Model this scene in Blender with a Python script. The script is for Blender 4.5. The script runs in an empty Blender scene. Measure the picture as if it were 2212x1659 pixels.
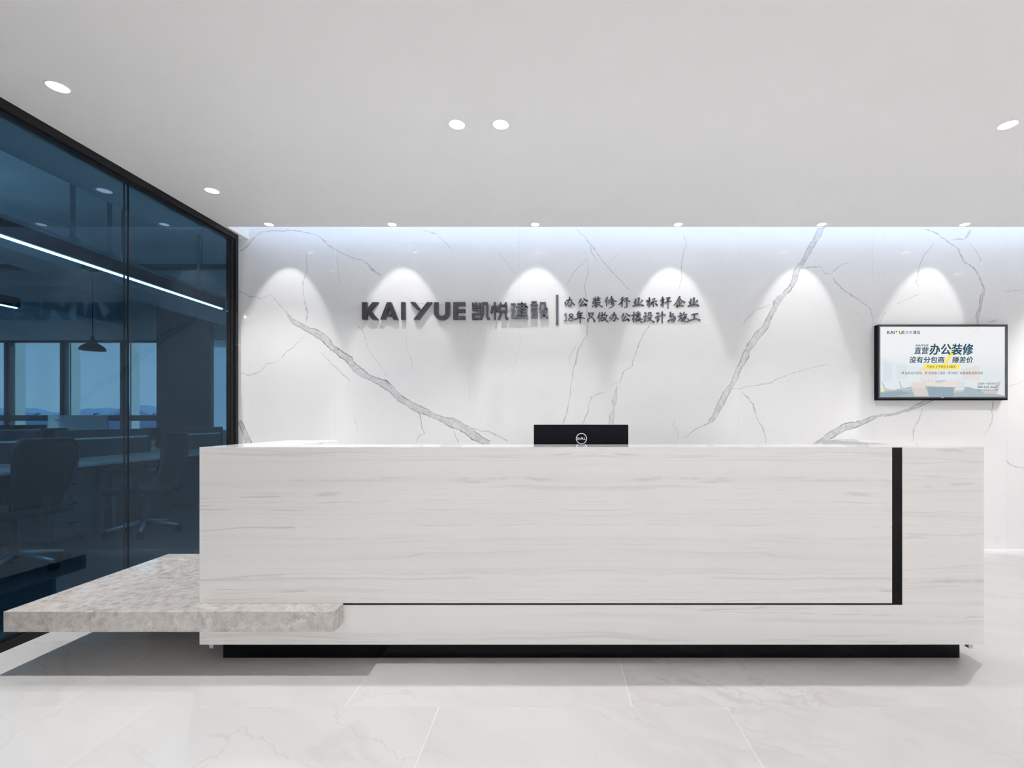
import bpy, bmesh, math, random
from mathutils import Vector, Matrix

# ------------------------------------------------------------------ camera, world, sun, exposure
SC = bpy.context.scene
COL = SC.collection
random.seed(7)
F = 1035.0            # focal length in pixels of the 2212 px wide frame
VX, VY, EYE = 1198.0, 905.0, 1.2

cam_d = bpy.data.cameras.new('camera')
cam_d.sensor_width = 36.0
cam_d.lens = 36.0 * F / 2212.0
cam_d.shift_x = (1106.0 - VX) / 2212.0
cam_d.shift_y = (VY - 829.5) / 2212.0
cam_d.clip_end = 3000
cam = bpy.data.objects.new('camera', cam_d)
cam.location = (0, 0, EYE)
cam.rotation_euler = (math.radians(90), 0, 0)
COL.objects.link(cam)
SC.camera = cam

SC.view_settings.view_transform = 'Standard'
SC.view_settings.look = 'None'
SC.view_settings.gamma = 1.0
SC.view_settings.exposure = 0.05
SC.view_settings.use_curve_mapping = False
SC.cycles.use_denoising = True
SC.cycles.max_bounces = 10
SC.cycles.diffuse_bounces = 6
SC.cycles.glossy_bounces = 4
SC.cycles.transparent_max_bounces = 12
SC.cycles.sample_clamp_indirect = 8.0
SC.cycles.blur_glossy = 0.5
SC.cycles.caustics_reflective = False

SKY_STRENGTH = 1.2
w = bpy.data.worlds.new('world'); SC.world = w; w.use_nodes = True
wn = w.node_tree.nodes; wl = w.node_tree.links
wn.clear()
bg = wn.new('ShaderNodeBackground'); wo = wn.new('ShaderNodeOutputWorld')
tc = wn.new('ShaderNodeTexCoord'); sp = wn.new('ShaderNodeSeparateXYZ'); cr = wn.new('ShaderNodeValToRGB')
wl.new(tc.outputs['Generated'], sp.inputs[0]); wl.new(sp.outputs['Z'], cr.inputs[0])
cr.color_ramp.elements[0].position = 0.0; cr.color_ramp.elements[0].color = (0.90, 0.86, 0.88, 1)
cr.color_ramp.elements[1].position = 0.6; cr.color_ramp.elements[1].color = (0.42, 0.62, 0.95, 1)
wl.new(cr.outputs[0], bg.inputs[0]); bg.inputs[1].default_value = SKY_STRENGTH
wl.new(bg.outputs[0], wo.inputs[0])

sun_d = bpy.data.lights.new('sun', 'SUN'); sun_d.energy = 4.0; sun_d.angle = math.radians(0.6)
sun_d.color = (1.0, 0.95, 0.86)
sun = bpy.data.objects.new('sun', sun_d); COL.objects.link(sun)
sun.rotation_euler = Vector((-0.52, -0.62, -0.45)).to_track_quat('-Z', 'Y').to_euler()

E_NEAR = 66.0      # the four downlights seen over the desk
E_WALL = 29.0      # the wall washers by the marble
E_BACK = 88.0      # unseen downlights added behind the camera for fill
E_COVE = 13.0
E_REAR = 325.0     # added light on the rear wall, fill for the desk front

# ------------------------------------------------------------------ helpers
def Y_(s): return F / s
def X_(px, s): return (px - VX) / s
def Z_(py, s): return EYE + (VY - py) / s

def link(name, bm_or_me, mat=None, parent=None):
    if isinstance(bm_or_me, bmesh.types.BMesh):
        me = bpy.data.meshes.new(name); bm_or_me.normal_update(); bm_or_me.to_mesh(me); bm_or_me.free()
    else:
        me = bm_or_me; me.name = name
    o = bpy.data.objects.new(name, me)
    if mat is not None:
        me.materials.clear()
        for m in (mat if isinstance(mat, (list, tuple)) else [mat]): me.materials.append(m)
    COL.objects.link(o)
    if parent is not None:
        o.parent = parent
        o.matrix_parent_inverse = Matrix.Translation(-parent.location)
    return o

def empty(name, loc=(0, 0, 0)):
    o = bpy.data.objects.new(name, None); o.location = loc; o.empty_display_size = 0.1
    COL.objects.link(o); return o

def tag(o, label, cat, group=None, kind=None):
    if label: o['label'] = label
    if cat: o['category'] = cat
    if group: o['group'] = group
    if kind: o['kind'] = kind
    return o

def struct(o, label=None, cat=None):
    o['kind'] = 'structure'
    if label: o['label'] = label
    if cat: o['category'] = cat
    return o

def addbox(bm, x0, x1, y0, y1, z0, z1, bevel=0.0, mi=0):
    b = bmesh.new()
    vs = [b.verts.new((x, y, z)) for x in (x0, x1) for y in (y0, y1) for z in (z0, z1)]
    for f in ((0,1,3,2),(4,6,7,5),(0,4,5,1),(2,3,7,6),(0,2,6,4),(1,5,7,3)):
        b.faces.new([vs[i] for i in f])
    bmesh.ops.recalc_face_normals(b, faces=b.faces)
    if bevel > 0:
        bmesh.ops.bevel(b, geom=list(b.edges), offset=bevel, segments=2, profile=0.6, affect='EDGES')
    for f in b.faces: f.material_index = mi
    me = bpy.data.meshes.new('t'); b.to_mesh(me); b.free(); bm.from_mesh(me); bpy.data.meshes.remove(me)
    return bm

def box(name, x0, x1, y0, y1, z0, z1, mat, parent=None, bevel=0.0):
    return link(name, addbox(bmesh.new(), min(x0,x1), max(x0,x1), min(y0,y1), max(y0,y1), min(z0,z1), max(z0,z1), bevel), mat, parent)

def prism(bm, pts, y0, y1, mapf=None):
    """polygon pts (x,z) extruded between y0 and y1"""
    a = [bm.verts.new((p[0], y0, p[1])) for p in pts]
    b = [bm.verts.new((p[0], y1, p[1])) for p in pts]
    fs = [bm.faces.new(a), bm.faces.new(list(reversed(b)))]
    n = len(pts)
    for i in range(n): fs.append(bm.faces.new((a[i], b[i], b[(i+1) % n], a[(i+1) % n])))
    for f in fs[:2]: f.normal_update()
    bmesh.ops.triangulate(bm, faces=fs[:2])
    return bm

def tube(bm, pts, r, seg=10, caps=True):
    """round tube through 3-D points; r is a number or a list"""
    n = len(pts); pts = [Vector(p) for p in pts]
    rr = r if isinstance(r, (list, tuple)) else [r] * n
    rings = []; prev = None
    for i, p in enumerate(pts):
        d = (pts[min(i+1, n-1)] - pts[max(i-1, 0)]).normalized()
        if prev is None:
            up = Vector((0, 0, 1)) if abs(d.z) < 0.9 else Vector((1, 0, 0))
            u = d.cross(up).normalized()
        else:
            u = (prev - d * prev.dot(d)).normalized()
        prev = u; v = d.cross(u)
        rings.append([bm.verts.new(p + (u * math.cos(t) + v * math.sin(t)) * rr[i]) for t in [2*math.pi*k/seg for k in range(seg)]])
    for i in range(n-1):
        for k in range(seg):
            f = bm.faces.new((rings[i][k], rings[i][(k+1) % seg], rings[i+1][(k+1) % seg], rings[i+1][k])); f.smooth = True
    if caps:
        bm.faces.new(list(reversed(rings[0]))); bm.faces.new(rings[-1])
    return bm

def lathe(bm, prof, c=(0, 0, 0), seg=32, smooth=True):
    rings = []
    for r, z in prof:
        rings.append([bm.verts.new((c[0] + r*math.cos(2*math.pi*k/seg), c[1] + r*math.sin(2*math.pi*k/seg), c[2] + z)) for k in range(seg)] if r > 1e-6 else [bm.verts.new((c[0], c[1], c[2]+z))])
    for a, b in zip(rings, rings[1:]):
        for k in range(seg):
            k2 = (k+1) % seg
            if len(a) == 1 and len(b) == 1: continue
            if len(a) == 1: f = bm.faces.new((a[0], b[k2], b[k]))
            elif len(b) == 1: f = bm.faces.new((a[k], a[k2], b[0]))
            else: f = bm.faces.new((a[k], a[k2], b[k2], b[k]))
            f.smooth = smooth
    return bm

def ribbon(bm, pts, width, y0, y1, ends='butt'):
    """stroke polyline (x,z) with widths (number or list) extruded in y"""
    n = len(pts); P = [Vector((p[0], p[1])) for p in pts]
    W = width if isinstance(width, (list, tuple)) else [width] * n
    L, R = [], []
    for i in range(n):
        d0 = (P[i] - P[i-1]).normalized() if i > 0 else None
        d1 = (P[i+1] - P[i]).normalized() if i < n-1 else None
        if d0 is None: d0 = d1
        if d1 is None: d1 = d0
        t = (d0 + d1)
        t = t.normalized() if t.length > 1e-6 else d0
        nn = Vector((-t.y, t.x)); k = 1.0 / max(0.5, abs(nn.dot(Vector((-d0.y, d0.x)))))
        L.append(P[i] + nn * W[i] / 2 * k); R.append(P[i] - nn * W[i] / 2 * k)
    for i in range(n-1):
        prism(bm, [L[i], L[i+1], R[i+1], R[i]], y0, y1)
    return bm

# ------------------------------------------------------------------ materials
class NT:
    def __init__(self, name):
        self.m = bpy.data.materials.new(name); self.m.use_nodes = True
        self.t = self.m.node_tree; self.t.nodes.clear()
        self.out = self.t.nodes.new('ShaderNodeOutputMaterial')
    def n(self, typ, **kw):
        nd = self.t.nodes.new(typ)
        for k, v in kw.items(): setattr(nd, k, v)
        return nd
    def set(self, sock, v):
        if v is None: return
        if isinstance(v, bpy.types.NodeSocket): self.t.links.new(v, sock)
        else: sock.default_value = v
    def math(self, op, a, b=None, c=None, clamp=False):
        nd = self.n('ShaderNodeMath', operation=op, use_clamp=clamp)
        for i, v in enumerate((a, b, c)): self.set(nd.inputs[i], v)
        return nd.outputs[0]
    def vmath(self, op, a, b=None, scale=None):
        nd = self.n('ShaderNodeVectorMath', operation=op)
        self.set(nd.inputs[0], a); self.set(nd.inputs[1], b)
        if scale is not None: self.set(nd.inputs['Scale'], scale)
        return nd.outputs[0]
    def mapr(self, v, a, b, c=0.0, d=1.0, smooth=True):
        nd = self.n('ShaderNodeMapRange', interpolation_type='SMOOTHSTEP' if smooth else 'LINEAR', clamp=True)
        self.set(nd.inputs[0], v)
        for i, x in enumerate((a, b, c, d)): self.set(nd.inputs[i+1], x)
        return nd.outputs[0]
    def noise(self, vec, scale, detail=4, rough=0.55, dist=0.0, color=False):
        nd = self.n('ShaderNodeTexNoise'); self.set(nd.inputs['Vector'], vec)
        nd.inputs['Scale'].default_value = scale; nd.inputs['Detail'].default_value = detail
        nd.inputs['Roughness'].default_value = rough; nd.inputs['Distortion'].default_value = dist
        return nd.outputs['Color' if color else 'Fac']
    def mix(self, f, a, b):
        nd = self.n('ShaderNodeMix', data_type='RGBA')
        self.set(nd.inputs[0], f); self.set(nd.inputs[6], a); self.set(nd.inputs[7], b)
        return nd.outputs[2]
    def coord(self, which='Object'):
        return self.n('ShaderNodeTexCoord').outputs[which]
    def bsdf(self, color, rough=0.5, metal=0.0, spec=0.5, coat=0.0, coat_rough=0.03, normal=None, ior=1.5):
        b = self.n('ShaderNodeBsdfPrincipled')
        self.set(b.inputs['Base Color'], color); self.set(b.inputs['Roughness'], rough)
        b.inputs['Metallic'].default_value = metal
        b.inputs['Specular IOR Level'].default_value = spec
        b.inputs['Coat Weight'].default_value = coat
        b.inputs['Coat Roughness'].default_value = coat_rough
        b.inputs['IOR'].default_value = ior
        if normal is not None: self.set(b.inputs['Normal'], normal)
        self.t.links.new(b.outputs[0], self.out.inputs[0])
        return b

def c4(r, g, b): return (r, g, b, 1.0)
def srgb(r, g, b):
    f = lambda v: (v/255/12.92) if v/255 <= 0.04045 else ((v/255+0.055)/1.055)**2.4
    return (f(r), f(g), f(b), 1.0)

def simple(name, col, rough=0.5, metal=0.0, var=0.04, scale=8.0, bump=0.0, spec=0.5, coat=0.0):
    t = NT(name); co = t.coord()
    nz = t.noise(co, scale, 3)
    f = t.mapr(nz, 0.3, 0.7, 1-var, 1+var, False)
    c = t.vmath('SCALE', tuple(col[:3]), scale=f)
    nrm = None
    if bump > 0:
        b = t.n('ShaderNodeBump'); b.inputs['Strength'].default_value = bump; b.inputs['Distance'].default_value = 0.002
        t.set(b.inputs['Height'], t.noise(co, scale*20, 3)); nrm = b.outputs[0]
    t.bsdf(c, rough, metal, spec, coat, normal=nrm)
    return t.m

def emis(name, col, strength=1.0):
    t = NT(name); e = t.n('ShaderNodeEmission'); e.inputs[0].default_value = col; e.inputs[1].default_value = strength
    t.t.links.new(e.outputs[0], t.out.inputs[0]); return t.m

M = {}
M['paint'] = simple('ceiling_paint', c4(0.90, 0.90, 0.90), 0.85, var=0.008, scale=3, spec=0.2)
M['wallpaint'] = simple('wall_paint', c4(0.86, 0.86, 0.86), 0.8, var=0.01, scale=3, spec=0.2)
M['black_metal'] = simple('black_metal', c4(0.010, 0.010, 0.012), 0.38, var=0.1, spec=0.2)
M['black_gloss'] = simple('black_gloss', c4(0.003, 0.003, 0.004), 0.12, var=0.1, spec=0.15)
M['black_matt'] = simple('black_matt', c4(0.008, 0.008, 0.009), 0.6, var=0.1, spec=0.15)
M['alu'] = simple('aluminium', c4(0.62, 0.63, 0.65), 0.35, 0.6, 0.03, 20)
M['letter_metal'] = simple('gunmetal_letter', c4(0.085, 0.080, 0.098), 0.34, 0.7, 0.05, 40)
M['chrome'] = simple('polished_steel_letter', c4(0.17, 0.18, 0.23), 0.22, 0.85, 0.05, 40)
M['letter_side'] = simple('dark_letter_return', c4(0.05, 0.05, 0.07), 0.4, 0.5, 0.05, 40)
M['slogan'] = simple('slate_acrylic', c4(0.10, 0.102, 0.145), 0.45, 0.0, 0.03, 40)
M['housing'] = simple('black_plastic', c4(0.004, 0.005, 0.009), 0.35, var=0.05, spec=0.06)
M['bezel'] = simple('grey_bezel', c4(0.16, 0.165, 0.19), 0.3, 0.7, 0.05)
M['grout'] = simple('white_grout', c4(0.90, 0.90, 0.90), 0.8, var=0.01)
M['floor_grout'] = simple('floor_grout', c4(0.88, 0.87, 0.86), 0.8, var=0.01)
M['concrete'] = simple('painted_concrete', c4(0.58, 0.62, 0.65), 0.85, var=0.08, scale=2)
M['off_dark'] = simple('dark_partition', c4(0.05, 0.06, 0.085), 0.6, var=0.05)
M['off_grey'] = simple('grey_laminate', c4(0.13, 0.145, 0.16), 0.45, var=0.05)
M['off_desk'] = simple('desk_laminate', c4(0.52, 0.54, 0.55), 0.35, var=0.03)
M['off_pale'] = simple('pale_panel', c4(0.55, 0.60, 0.66), 0.5, var=0.03)
M['strip'] = simple('silver_strip', c4(0.75, 0.80, 0.85), 0.3, var=0.02)
M['off_col'] = simple('dark_column_paint', c4(0.032, 0.045, 0.08), 0.7, var=0.04, scale=2)
M['carpet'] = simple('carpet', c4(0.05, 0.05, 0.055), 0.95, var=0.25, scale=30, bump=0.3)
M['mullion'] = simple('dark_mullion', c4(0.035, 0.045, 0.06), 0.45, var=0.04)
M['fin'] = simple('pale_fin', c4(0.72, 0.68, 0.60), 0.7, var=0.03)
M['chair'] = simple('black_mesh_fabric', c4(0.022, 0.024, 0.03), 0.8, var=0.05, scale=40)
M['chair_plastic'] = simple('black_nylon', c4(0.03, 0.032, 0.04), 0.4, var=0.05)
M['pipe'] = simple('pipe_paint', c4(0.20, 0.23, 0.28), 0.6, var=0.05)
M['leaf'] = simple('yellow_leaf', c4(0.62, 0.72, 0.08), 0.6, var=0.2, scale=30)
M['pot'] = simple('white_pot', c4(0.7, 0.72, 0.72), 0.4)
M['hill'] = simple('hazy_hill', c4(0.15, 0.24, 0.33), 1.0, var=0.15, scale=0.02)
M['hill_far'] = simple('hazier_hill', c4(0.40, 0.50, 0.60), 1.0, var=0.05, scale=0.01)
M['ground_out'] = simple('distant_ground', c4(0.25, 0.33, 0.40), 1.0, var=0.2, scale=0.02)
M['lamp'] = emis('downlight_glow', c4(1.0, 0.985, 0.96), 6.0)
M['tube'] = emis('linear_lamp_glow', c4(1.0, 1.0, 1.0), 9.0)
M['cove_led'] = emis('cove_led_glow', c4(0.80, 0.88, 1.0), 4.0)

# clear window glass and tinted partition glass: transmission with a Fresnel sheen
def glass_mat(name, tint, boost=1.0):
    t = NT(name)
    tr = t.n('ShaderNodeBsdfTransparent'); tr.inputs[0].default_value = tint
    gl = t.n('ShaderNodeBsdfGlossy'); gl.inputs['Roughness'].default_value = 0.0
    gl.inputs[0].default_value = c4(0.66, 0.82, 1.0)
    fr = t.n('ShaderNodeFresnel'); bf = t.n('ShaderNodeNewGeometry').outputs['Backfacing']
    t.set(fr.inputs[0], t.math('MULTIPLY_ADD', bf, 1/1.52 - 1.52, 1.52))
    f = t.math('MULTIPLY', fr.outputs[0], boost, clamp=True)
    mx = t.n('ShaderNodeMixShader')
    t.set(mx.inputs[0], f); t.t.links.new(tr.outputs[0], mx.inputs[1]); t.t.links.new(gl.outputs[0], mx.inputs[2])
    t.t.links.new(mx.outputs[0], t.out.inputs[0]); return t.m
M['tint_glass'] = glass_mat('blue_tinted_glass', c4(0.34, 0.53, 0.645), 0.68)
M['win_glass'] = glass_mat('window_glass', c4(0.97, 0.98, 0.98), 0.6)

# ---- desk stone: long horizontal streaks, book-matched about a seam
def streak_mat(name, seam=None, seed=0.0):
    t = NT(name); co = t.coord()
    s = t.n('ShaderNodeSeparateXYZ'); t.set(s.inputs[0], co)
    x = s.outputs[0]
    if seam is not None: x = t.math('ABSOLUTE', t.math('SUBTRACT', x, seam))
    y = s.outputs[1]; z = s.outputs[2]
    cb = t.n('ShaderNodeCombineXYZ'); t.set(cb.inputs[0], t.math('ADD', x, seed)); t.set(cb.inputs[1], t.math('ADD', y, seed*0.3)); t.set(cb.inputs[2], z)
    v = cb.outputs[0]
    warp = t.noise(t.vmath('MULTIPLY', v, (0.9, 0.9, 2.5)), 1.0, 3, color=True)
    warp = t.vmath('SCALE', t.vmath('SUBTRACT', warp, (0.5, 0.5, 0.5)), scale=0.09)
    v2 = t.vmath('ADD', v, warp)
    broad = t.noise(t.vmath('MULTIPLY', v2, (0.14, 0.14, 6.5)), 1.0, 4, 0.6)
    mid = t.noise(t.vmath('MULTIPLY', v2, (0.45, 0.45, 34.0)), 1.0, 5, 0.6)
    fine = t.noise(t.vmath('MULTIPLY', v2, (1.2, 1.2, 130.0)), 1.0, 3, 0.6)
    line = t.noise(t.vmath('MULTIPLY', v2, (0.16, 0.16, 9.0)), 1.0, 2, 0.4)
    line2 = t.noise(t.vmath('ADD', t.vmath('MULTIPLY', v2, (0.3, 0.3, 15.0)), (4.0, 7.0, 3.0)), 1.0, 2, 0.4)
    patch = t.noise(t.vmath('MULTIPLY', v2, (1.6, 1.6, 7.0)), 1.0, 4, 0.6)
    f1 = t.mapr(broad, 0.42, 0.70)
    f2 = t.math('MULTIPLY', t.mapr(mid, 0.50, 0.75), t.mapr(patch, 0.35, 0.65, 0.25, 1.0))
    f3 = t.math('MULTIPLY', t.mapr(fine, 0.5, 0.8), f1)
    l1 = t.mapr(t.math('ABSOLUTE', t.math('SUBTRACT', line, 0.5)), 0.0, 0.010, 1.0, 0.0)
    l2 = t.mapr(t.math('ABSOLUTE', t.math('SUBTRACT', line2, 0.47)), 0.0, 0.012, 1.0, 0.0)
    brk = t.mapr(t.noise(t.vmath('MULTIPLY', v2, (5.0, 5.0, 20.0)), 1.0, 3), 0.42, 0.62)
    c = t.mix(f1, c4(0.865, 0.860, 0.855), c4(0.825, 0.812, 0.800))
    c = t.mix(t.math('MULTIPLY', f2, 0.45), c, c4(0.66, 0.64, 0.62))
    c = t.mix(t.math('MULTIPLY', f3, 0.45), c, c4(0.62, 0.62, 0.62))
    c = t.mix(t.math('MULTIPLY', t.math('MULTIPLY', l1, brk), 0.40), c, c4(0.42, 0.41, 0.40))
    c = t.mix(t.math('MULTIPLY', l2, 0.24), c, c4(0.52, 0.50, 0.48))
    t.bsdf(c, 0.16, spec=0.5)
    return t.m
M['desk_stone'] = streak_mat('streaked_white_marble', seam=X_(1281, 440))
M['desk_stone2'] = streak_mat('streaked_white_marble_end', seed=1.7)

# ---- bench stone
def breccia():
    t = NT('grey_breccia_marble'); co = t.coord()
    wv = t.vmath('SCALE', t.vmath('SUBTRACT', t.noise(co, 7.0, 5, 0.65, color=True), (0.5, 0.5, 0.5)), scale=0.16)
    v = t.vmath('ADD', co, wv)
    vo = t.n('ShaderNodeTexVoronoi', feature='DISTANCE_TO_EDGE'); t.set(vo.inputs['Vector'], v); vo.inputs['Scale'].default_value = 20
    vc = t.n('ShaderNodeTexVoronoi', feature='F1'); t.set(vc.inputs['Vector'], v); vc.inputs['Scale'].default_value = 20
    sc_ = t.n('ShaderNodeSeparateColor'); t.set(sc_.inputs[0], vc.outputs['Color'])
    n1 = t.noise(co, 28, 8, 0.72); n2 = t.noise(co, 3.0, 4)
    c = t.mix(t.mapr(n1, 0.34, 0.66), c4(0.37, 0.335, 0.31), c4(0.63, 0.60, 0.575))
    c = t.mix(t.math('MULTIPLY', sc_.outputs[0], 0.40), c, c4(0.76, 0.73, 0.70))
    c = t.mix(t.math('MULTIPLY', t.mapr(n2, 0.4, 0.7), 0.35), c, c4(0.55, 0.52, 0.49))
    c = t.mix(t.math('MULTIPLY', t.mapr(vo.outputs['Distance'], 0.0, 0.035, 1.0, 0.0), 0.45), c, c4(0.72, 0.69, 0.66))
    vein = t.mapr(t.math('ABSOLUTE', t.math('SUBTRACT', t.noise(co, 1.6, 5, 0.6, 0.6), 0.5)), 0.0, 0.006, 1.0, 0.0)
    c = t.mix(t.math('MULTIPLY', vein, 0.5), c, c4(0.80, 0.77, 0.73))
    t.bsdf(c, 0.10, spec=0.6, coat=0.5)
    return t.m
M['breccia'] = breccia()

# ---- floor marble tiles, each tile offset by the object's random number
def floor_marble():
    t = NT('floor_marble')
    co = t.coord('Object'); oi = t.n('ShaderNodeObjectInfo')
    rnd = t.math('MULTIPLY', oi.outputs['Random'], 37.0)
    cb = t.n('ShaderNodeCombineXYZ'); t.set(cb.inputs[0], rnd); t.set(cb.inputs[1], t.math('MULTIPLY', rnd, 1.7)); t.set(cb.inputs[2], rnd)
    v = t.vmath('ADD', co, cb.outputs[0])
    rot = t.n('ShaderNodeVectorRotate', rotation_type='Z_AXIS'); t.set(rot.inputs['Vector'], v); rot.inputs['Angle'].default_value = math.radians(38)
    v = rot.outputs[0]
    vs = t.vmath('MULTIPLY', v, (0.9, 3.0, 1.0))
    wv = t.vmath('SCALE', t.vmath('SUBTRACT', t.noise(v, 2.2, 5, 0.6, color=True), (0.5, 0.5, 0.5)), scale=0.9)
    vv = t.vmath('ADD', vs, wv)
    a = t.noise(vv, 0.85, 4, 0.5)
    wide = t.mapr(t.math('ABSOLUTE', t.math('SUBTRACT', a, 0.5)), 0.0, 0.05, 1.0, 0.0)
    thin = t.mapr(t.math('ABSOLUTE', t.math('SUBTRACT', t.noise(vv, 1.25, 2, 0.4), 0.5)), 0.0, 0.012, 1.0, 0.0)
    msk = t.mapr(t.noise(v, 1.1, 2), 0.42, 0.66)
    cloud = t.noise(vs, 1.3, 4)
    c = t.mix(t.mapr(cloud, 0.35, 0.7), c4(0.625, 0.616, 0.611), c4(0.590, 0.578, 0.571))
    c = t.mix(t.math('MULTIPLY', t.math('MULTIPLY', wide, msk), 0.34), c, c4(0.50, 0.475, 0.455))
    c = t.mix(t.math('MULTIPLY', t.math('MULTIPLY', thin, t.mapr(msk, 0.0, 1.0, 0.25, 1.0)), 0.42), c, c4(0.46, 0.44, 0.43))
    t.bsdf(c, 0.22, spec=0.45)
    return t.m
M['floor'] = floor_marble()

# ---- wall marble with its own veins. Each vein: list of (px, py, half width) on the wall plane, strength, major?
SW = 235.0
def tr1(pts, s=3.318, ox=500, oy=470): return [(ox + p[0]/s, oy + p[1]/s, p[2]/s) for p in pts]
def tr2(pts): return tr1(pts, 3.318, 1050, 470)
def tr3(pts): return tr1(pts, 3.3186, 1600, 470)
VEINS = []
def vn(pts, st=0.55, major=False): VEINS.append((pts, st, major))
# main diagonal at the left
vn(tr1([(385,670,6),(420,725,14),(480,770,18),(560,812,20),(640,855,30),(700,905,26),(760,960,20),(830,1010,24),(900,1085,28),(1000,1150,22),(1080,1185,25),(1150,1235,32),(1200,1290,24),(1280,1340,24),(1350,1375,26),(1450,1420,18),(1560,1465,30),(1650,1505,34),(1740,1560,32),(1860,1625,20)]), 0.50, True)
vn(tr1([(50,520,4),(130,565,4),(205,585,3),(290,560,2),(350,630,3),(395,690,5)]), 0.55)
vn(tr1([(1700,1505,6),(1850,1530,6),(1900,1560,5),(1990,1610,5)]), 0.5)
vn(tr1([(50,250,9),(110,215,9),(160,150,5),(220,105,4),(340,95,6),(480,95,4),(600,115,4),(700,195,6),(780,250,5),(850,280,4),(940,310,6),(1000,360,10),(1085,415,5)]), 0.50)
vn(tr1([(535,235,4),(545,380,5),(515,470,5),(515,570,3),(545,680,8),(535,765,6)]), 0.42)
vn(tr1([(50,1115,4),(130,1132,4),(210,1100,5),(250,1050,3),(330,1035,3),(380,980,4),(460,910,2.5),(540,835,2)]), 0.55)
vn(tr1([(640,965,4),(700,1030,4),(750,1080,4),(800,1130,4),(860,1170,4)]), 0.5)
vn(tr1([(45,1450,16),(90,1530,22),(125,1620,24),(140,1660,20)]), 0.62, True)
vn(tr1([(1340,1380,5),(1358,1450,4),(1365,1510,4),(1385,1560,2)]), 0.7)
vn(tr1([(1590,1525,3),(1610,1580,3),(1632,1630,3)]), 0.7)
vn(tr1([(1315,1610,3),(1340,1565,4),(1385,1545,3)]), 0.5)
vn(tr1([(1380,85,3),(1480,120,5),(1530,180,4),(1585,235,3)]), 0.4)
vn(tr1([(830,760,2),(890,765,3),(950,820,4),(975,920,2),(1040,1020,3),(1090,1100,2),(1120,1170,2)]), 0.42)
vn(tr1([(1230,560,2),(1330,610,3),(1450,625,4),(1600,640,2.5),(1700,640,2)]), 0.5)
vn(tr1([(885,1420,3),(895,1480,3),(905,1535,2)]), 0.45)
vn(tr1([(755,260,2),(765,400,2),(775,470,2)]), 0.35)
vn(tr1([(1245,830,2),(1255,900,2.5),(1285,1000,2.5),(1315,1120,2)]), 0.3)
# middle
vn(tr2([(640,75,6),(700,130,5),(745,190,6),(760,250,5),(800,315,4)]), 0.42)
vn(tr2([(740,175,4),(830,290,4),(900,380,4),(980,460,4),(1045,535,3)]), 0.5)
vn(tr2([(735,290,3),(655,360,5),(600,430,4),(570,490,3)]), 0.45)
vn(tr2([(728,300,2),(725,400,3),(708,500,3),(727,600,3),(722,780,5),(722,850,7),(695,890,6),(655,960,9),(628,1080,7),(610,1200,4),(600,1300,4),(575,1420,7),(555,1490,12)]), 0.50)
vn(tr2([(650,905,6),(590,1000,2),(600,1060,3),(620,1090,2)]), 0.4)
vn(tr2([(1195,750,4),(1110,870,5),(1065,1000,5),(1050,1070,5),(985,1110,5),(960,1170,4),(870,1222,3)]), 0.5)
vn(tr2([(935,1205,3),(930,1250,9),(920,1300,17),(918,1360,8),(905,1410,14),(890,1480,18)]), 0.45, True)
vn(tr2([(855,1243,2),(760,1285,3.5),(735,1340,3),(718,1400,4),(686,1478,3)]), 0.8)
vn(tr2([(1408,105,2),(1436,200,4),(1400,330,6),(1395,430,3),(1383,525,2)]), 0.45)
vn(tr2([(90,245,2),(150,320,2.5),(205,405,2)]), 0.4)
vn(tr2([(235,60,1.5),(240,500,1.5),(240,900,2),(215,1020,2.5),(165,1170,1.5)]), 0.16)
vn(tr2([(1020,205,1.5),(950,255,2),(890,310,1.5)]), 0.3)
vn(tr2([(1360,1440,2),(1340,1490,3),(1380,1530,2.5),(1360,1620,2)]), 0.4)
# big diagonal at the right
C = tr3([(585,60,26),(560,110,26),(530,170,22),(490,230,22),(455,310,18),(410,370,24),(380,450,18),(330,530,20),(270,590,24),(225,680,18),(185,770,20),(110,860,26),(50,950,22),(20,1030,22)]) + \
    tr2([(1815,1090,20),(1790,1150,18),(1740,1230,22),(1690,1320,26),(1660,1390,22),(1625,1450,18),(1600,1478,9)])
vn(C, 0.52, True)
vn(tr2([(1605,1476,6),(1500,1520,4),(1415,1582,3)]), 0.6)
vn(tr3([(425,375,4),(500,358,3.5),(575,350,3.5),(610,395,4),(660,402,2)]), 0.5)
vn(tr3([(655,400,4),(700,350,4),(780,318,2)]), 0.4)
vn(tr3([(650,430,2),(680,470,5),(730,515,5),(800,560,5),(880,600,3.5),(930,650,6),(945,745,4)]), 0.5)
vn(tr3([(-90,1232,4),(10,1225,4),(110,1205,4),(220,1180,6),(330,1130,3),(440,1090,2.5),(650,1040,2)]), 0.5)
vn(tr3([(10,1250,5),(90,1330,6),(110,1420,5),(165,1510,5),(180,1580,4),(190,1625,3)]), 0.55)
vn(tr3([(10,770,4),(60,710,5),(120,660,3),(220,620,3)]), 0.5)
vn(tr3([(1300,72,9),(1400,120,8),(1480,165,6),(1550,220,6),(1600,310,8),(1660,360,7),(1705,420,8),(1735,500,12),(1735,560,14)]), 0.5)
vn(tr3([(1737,540,12),(1722,590,15),(1715,640,9),(1707,690,14),(1700,730,10),(1695,770,3)]), 0.5, True)
vn(tr3([(1655,75,18),(1635,110,18),(1600,145,8),(1500,158,4)]), 0.35)
vn(tr3([(1645,180,4),(1690,250,4),(1720,320,6)]), 0.35)
vn(tr3([(1390,190,4),(1320,260,4),(1280,340,4),(1255,460,4),(1278,492,2)]), 0.5)
vn(tr3([(1285,545,4),(1200,590,3),(1110,620,4)]), 0.4)
vn(tr3([(1040,675,4),(1012,715,3),(1000,760,2)]), 0.5)
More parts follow.
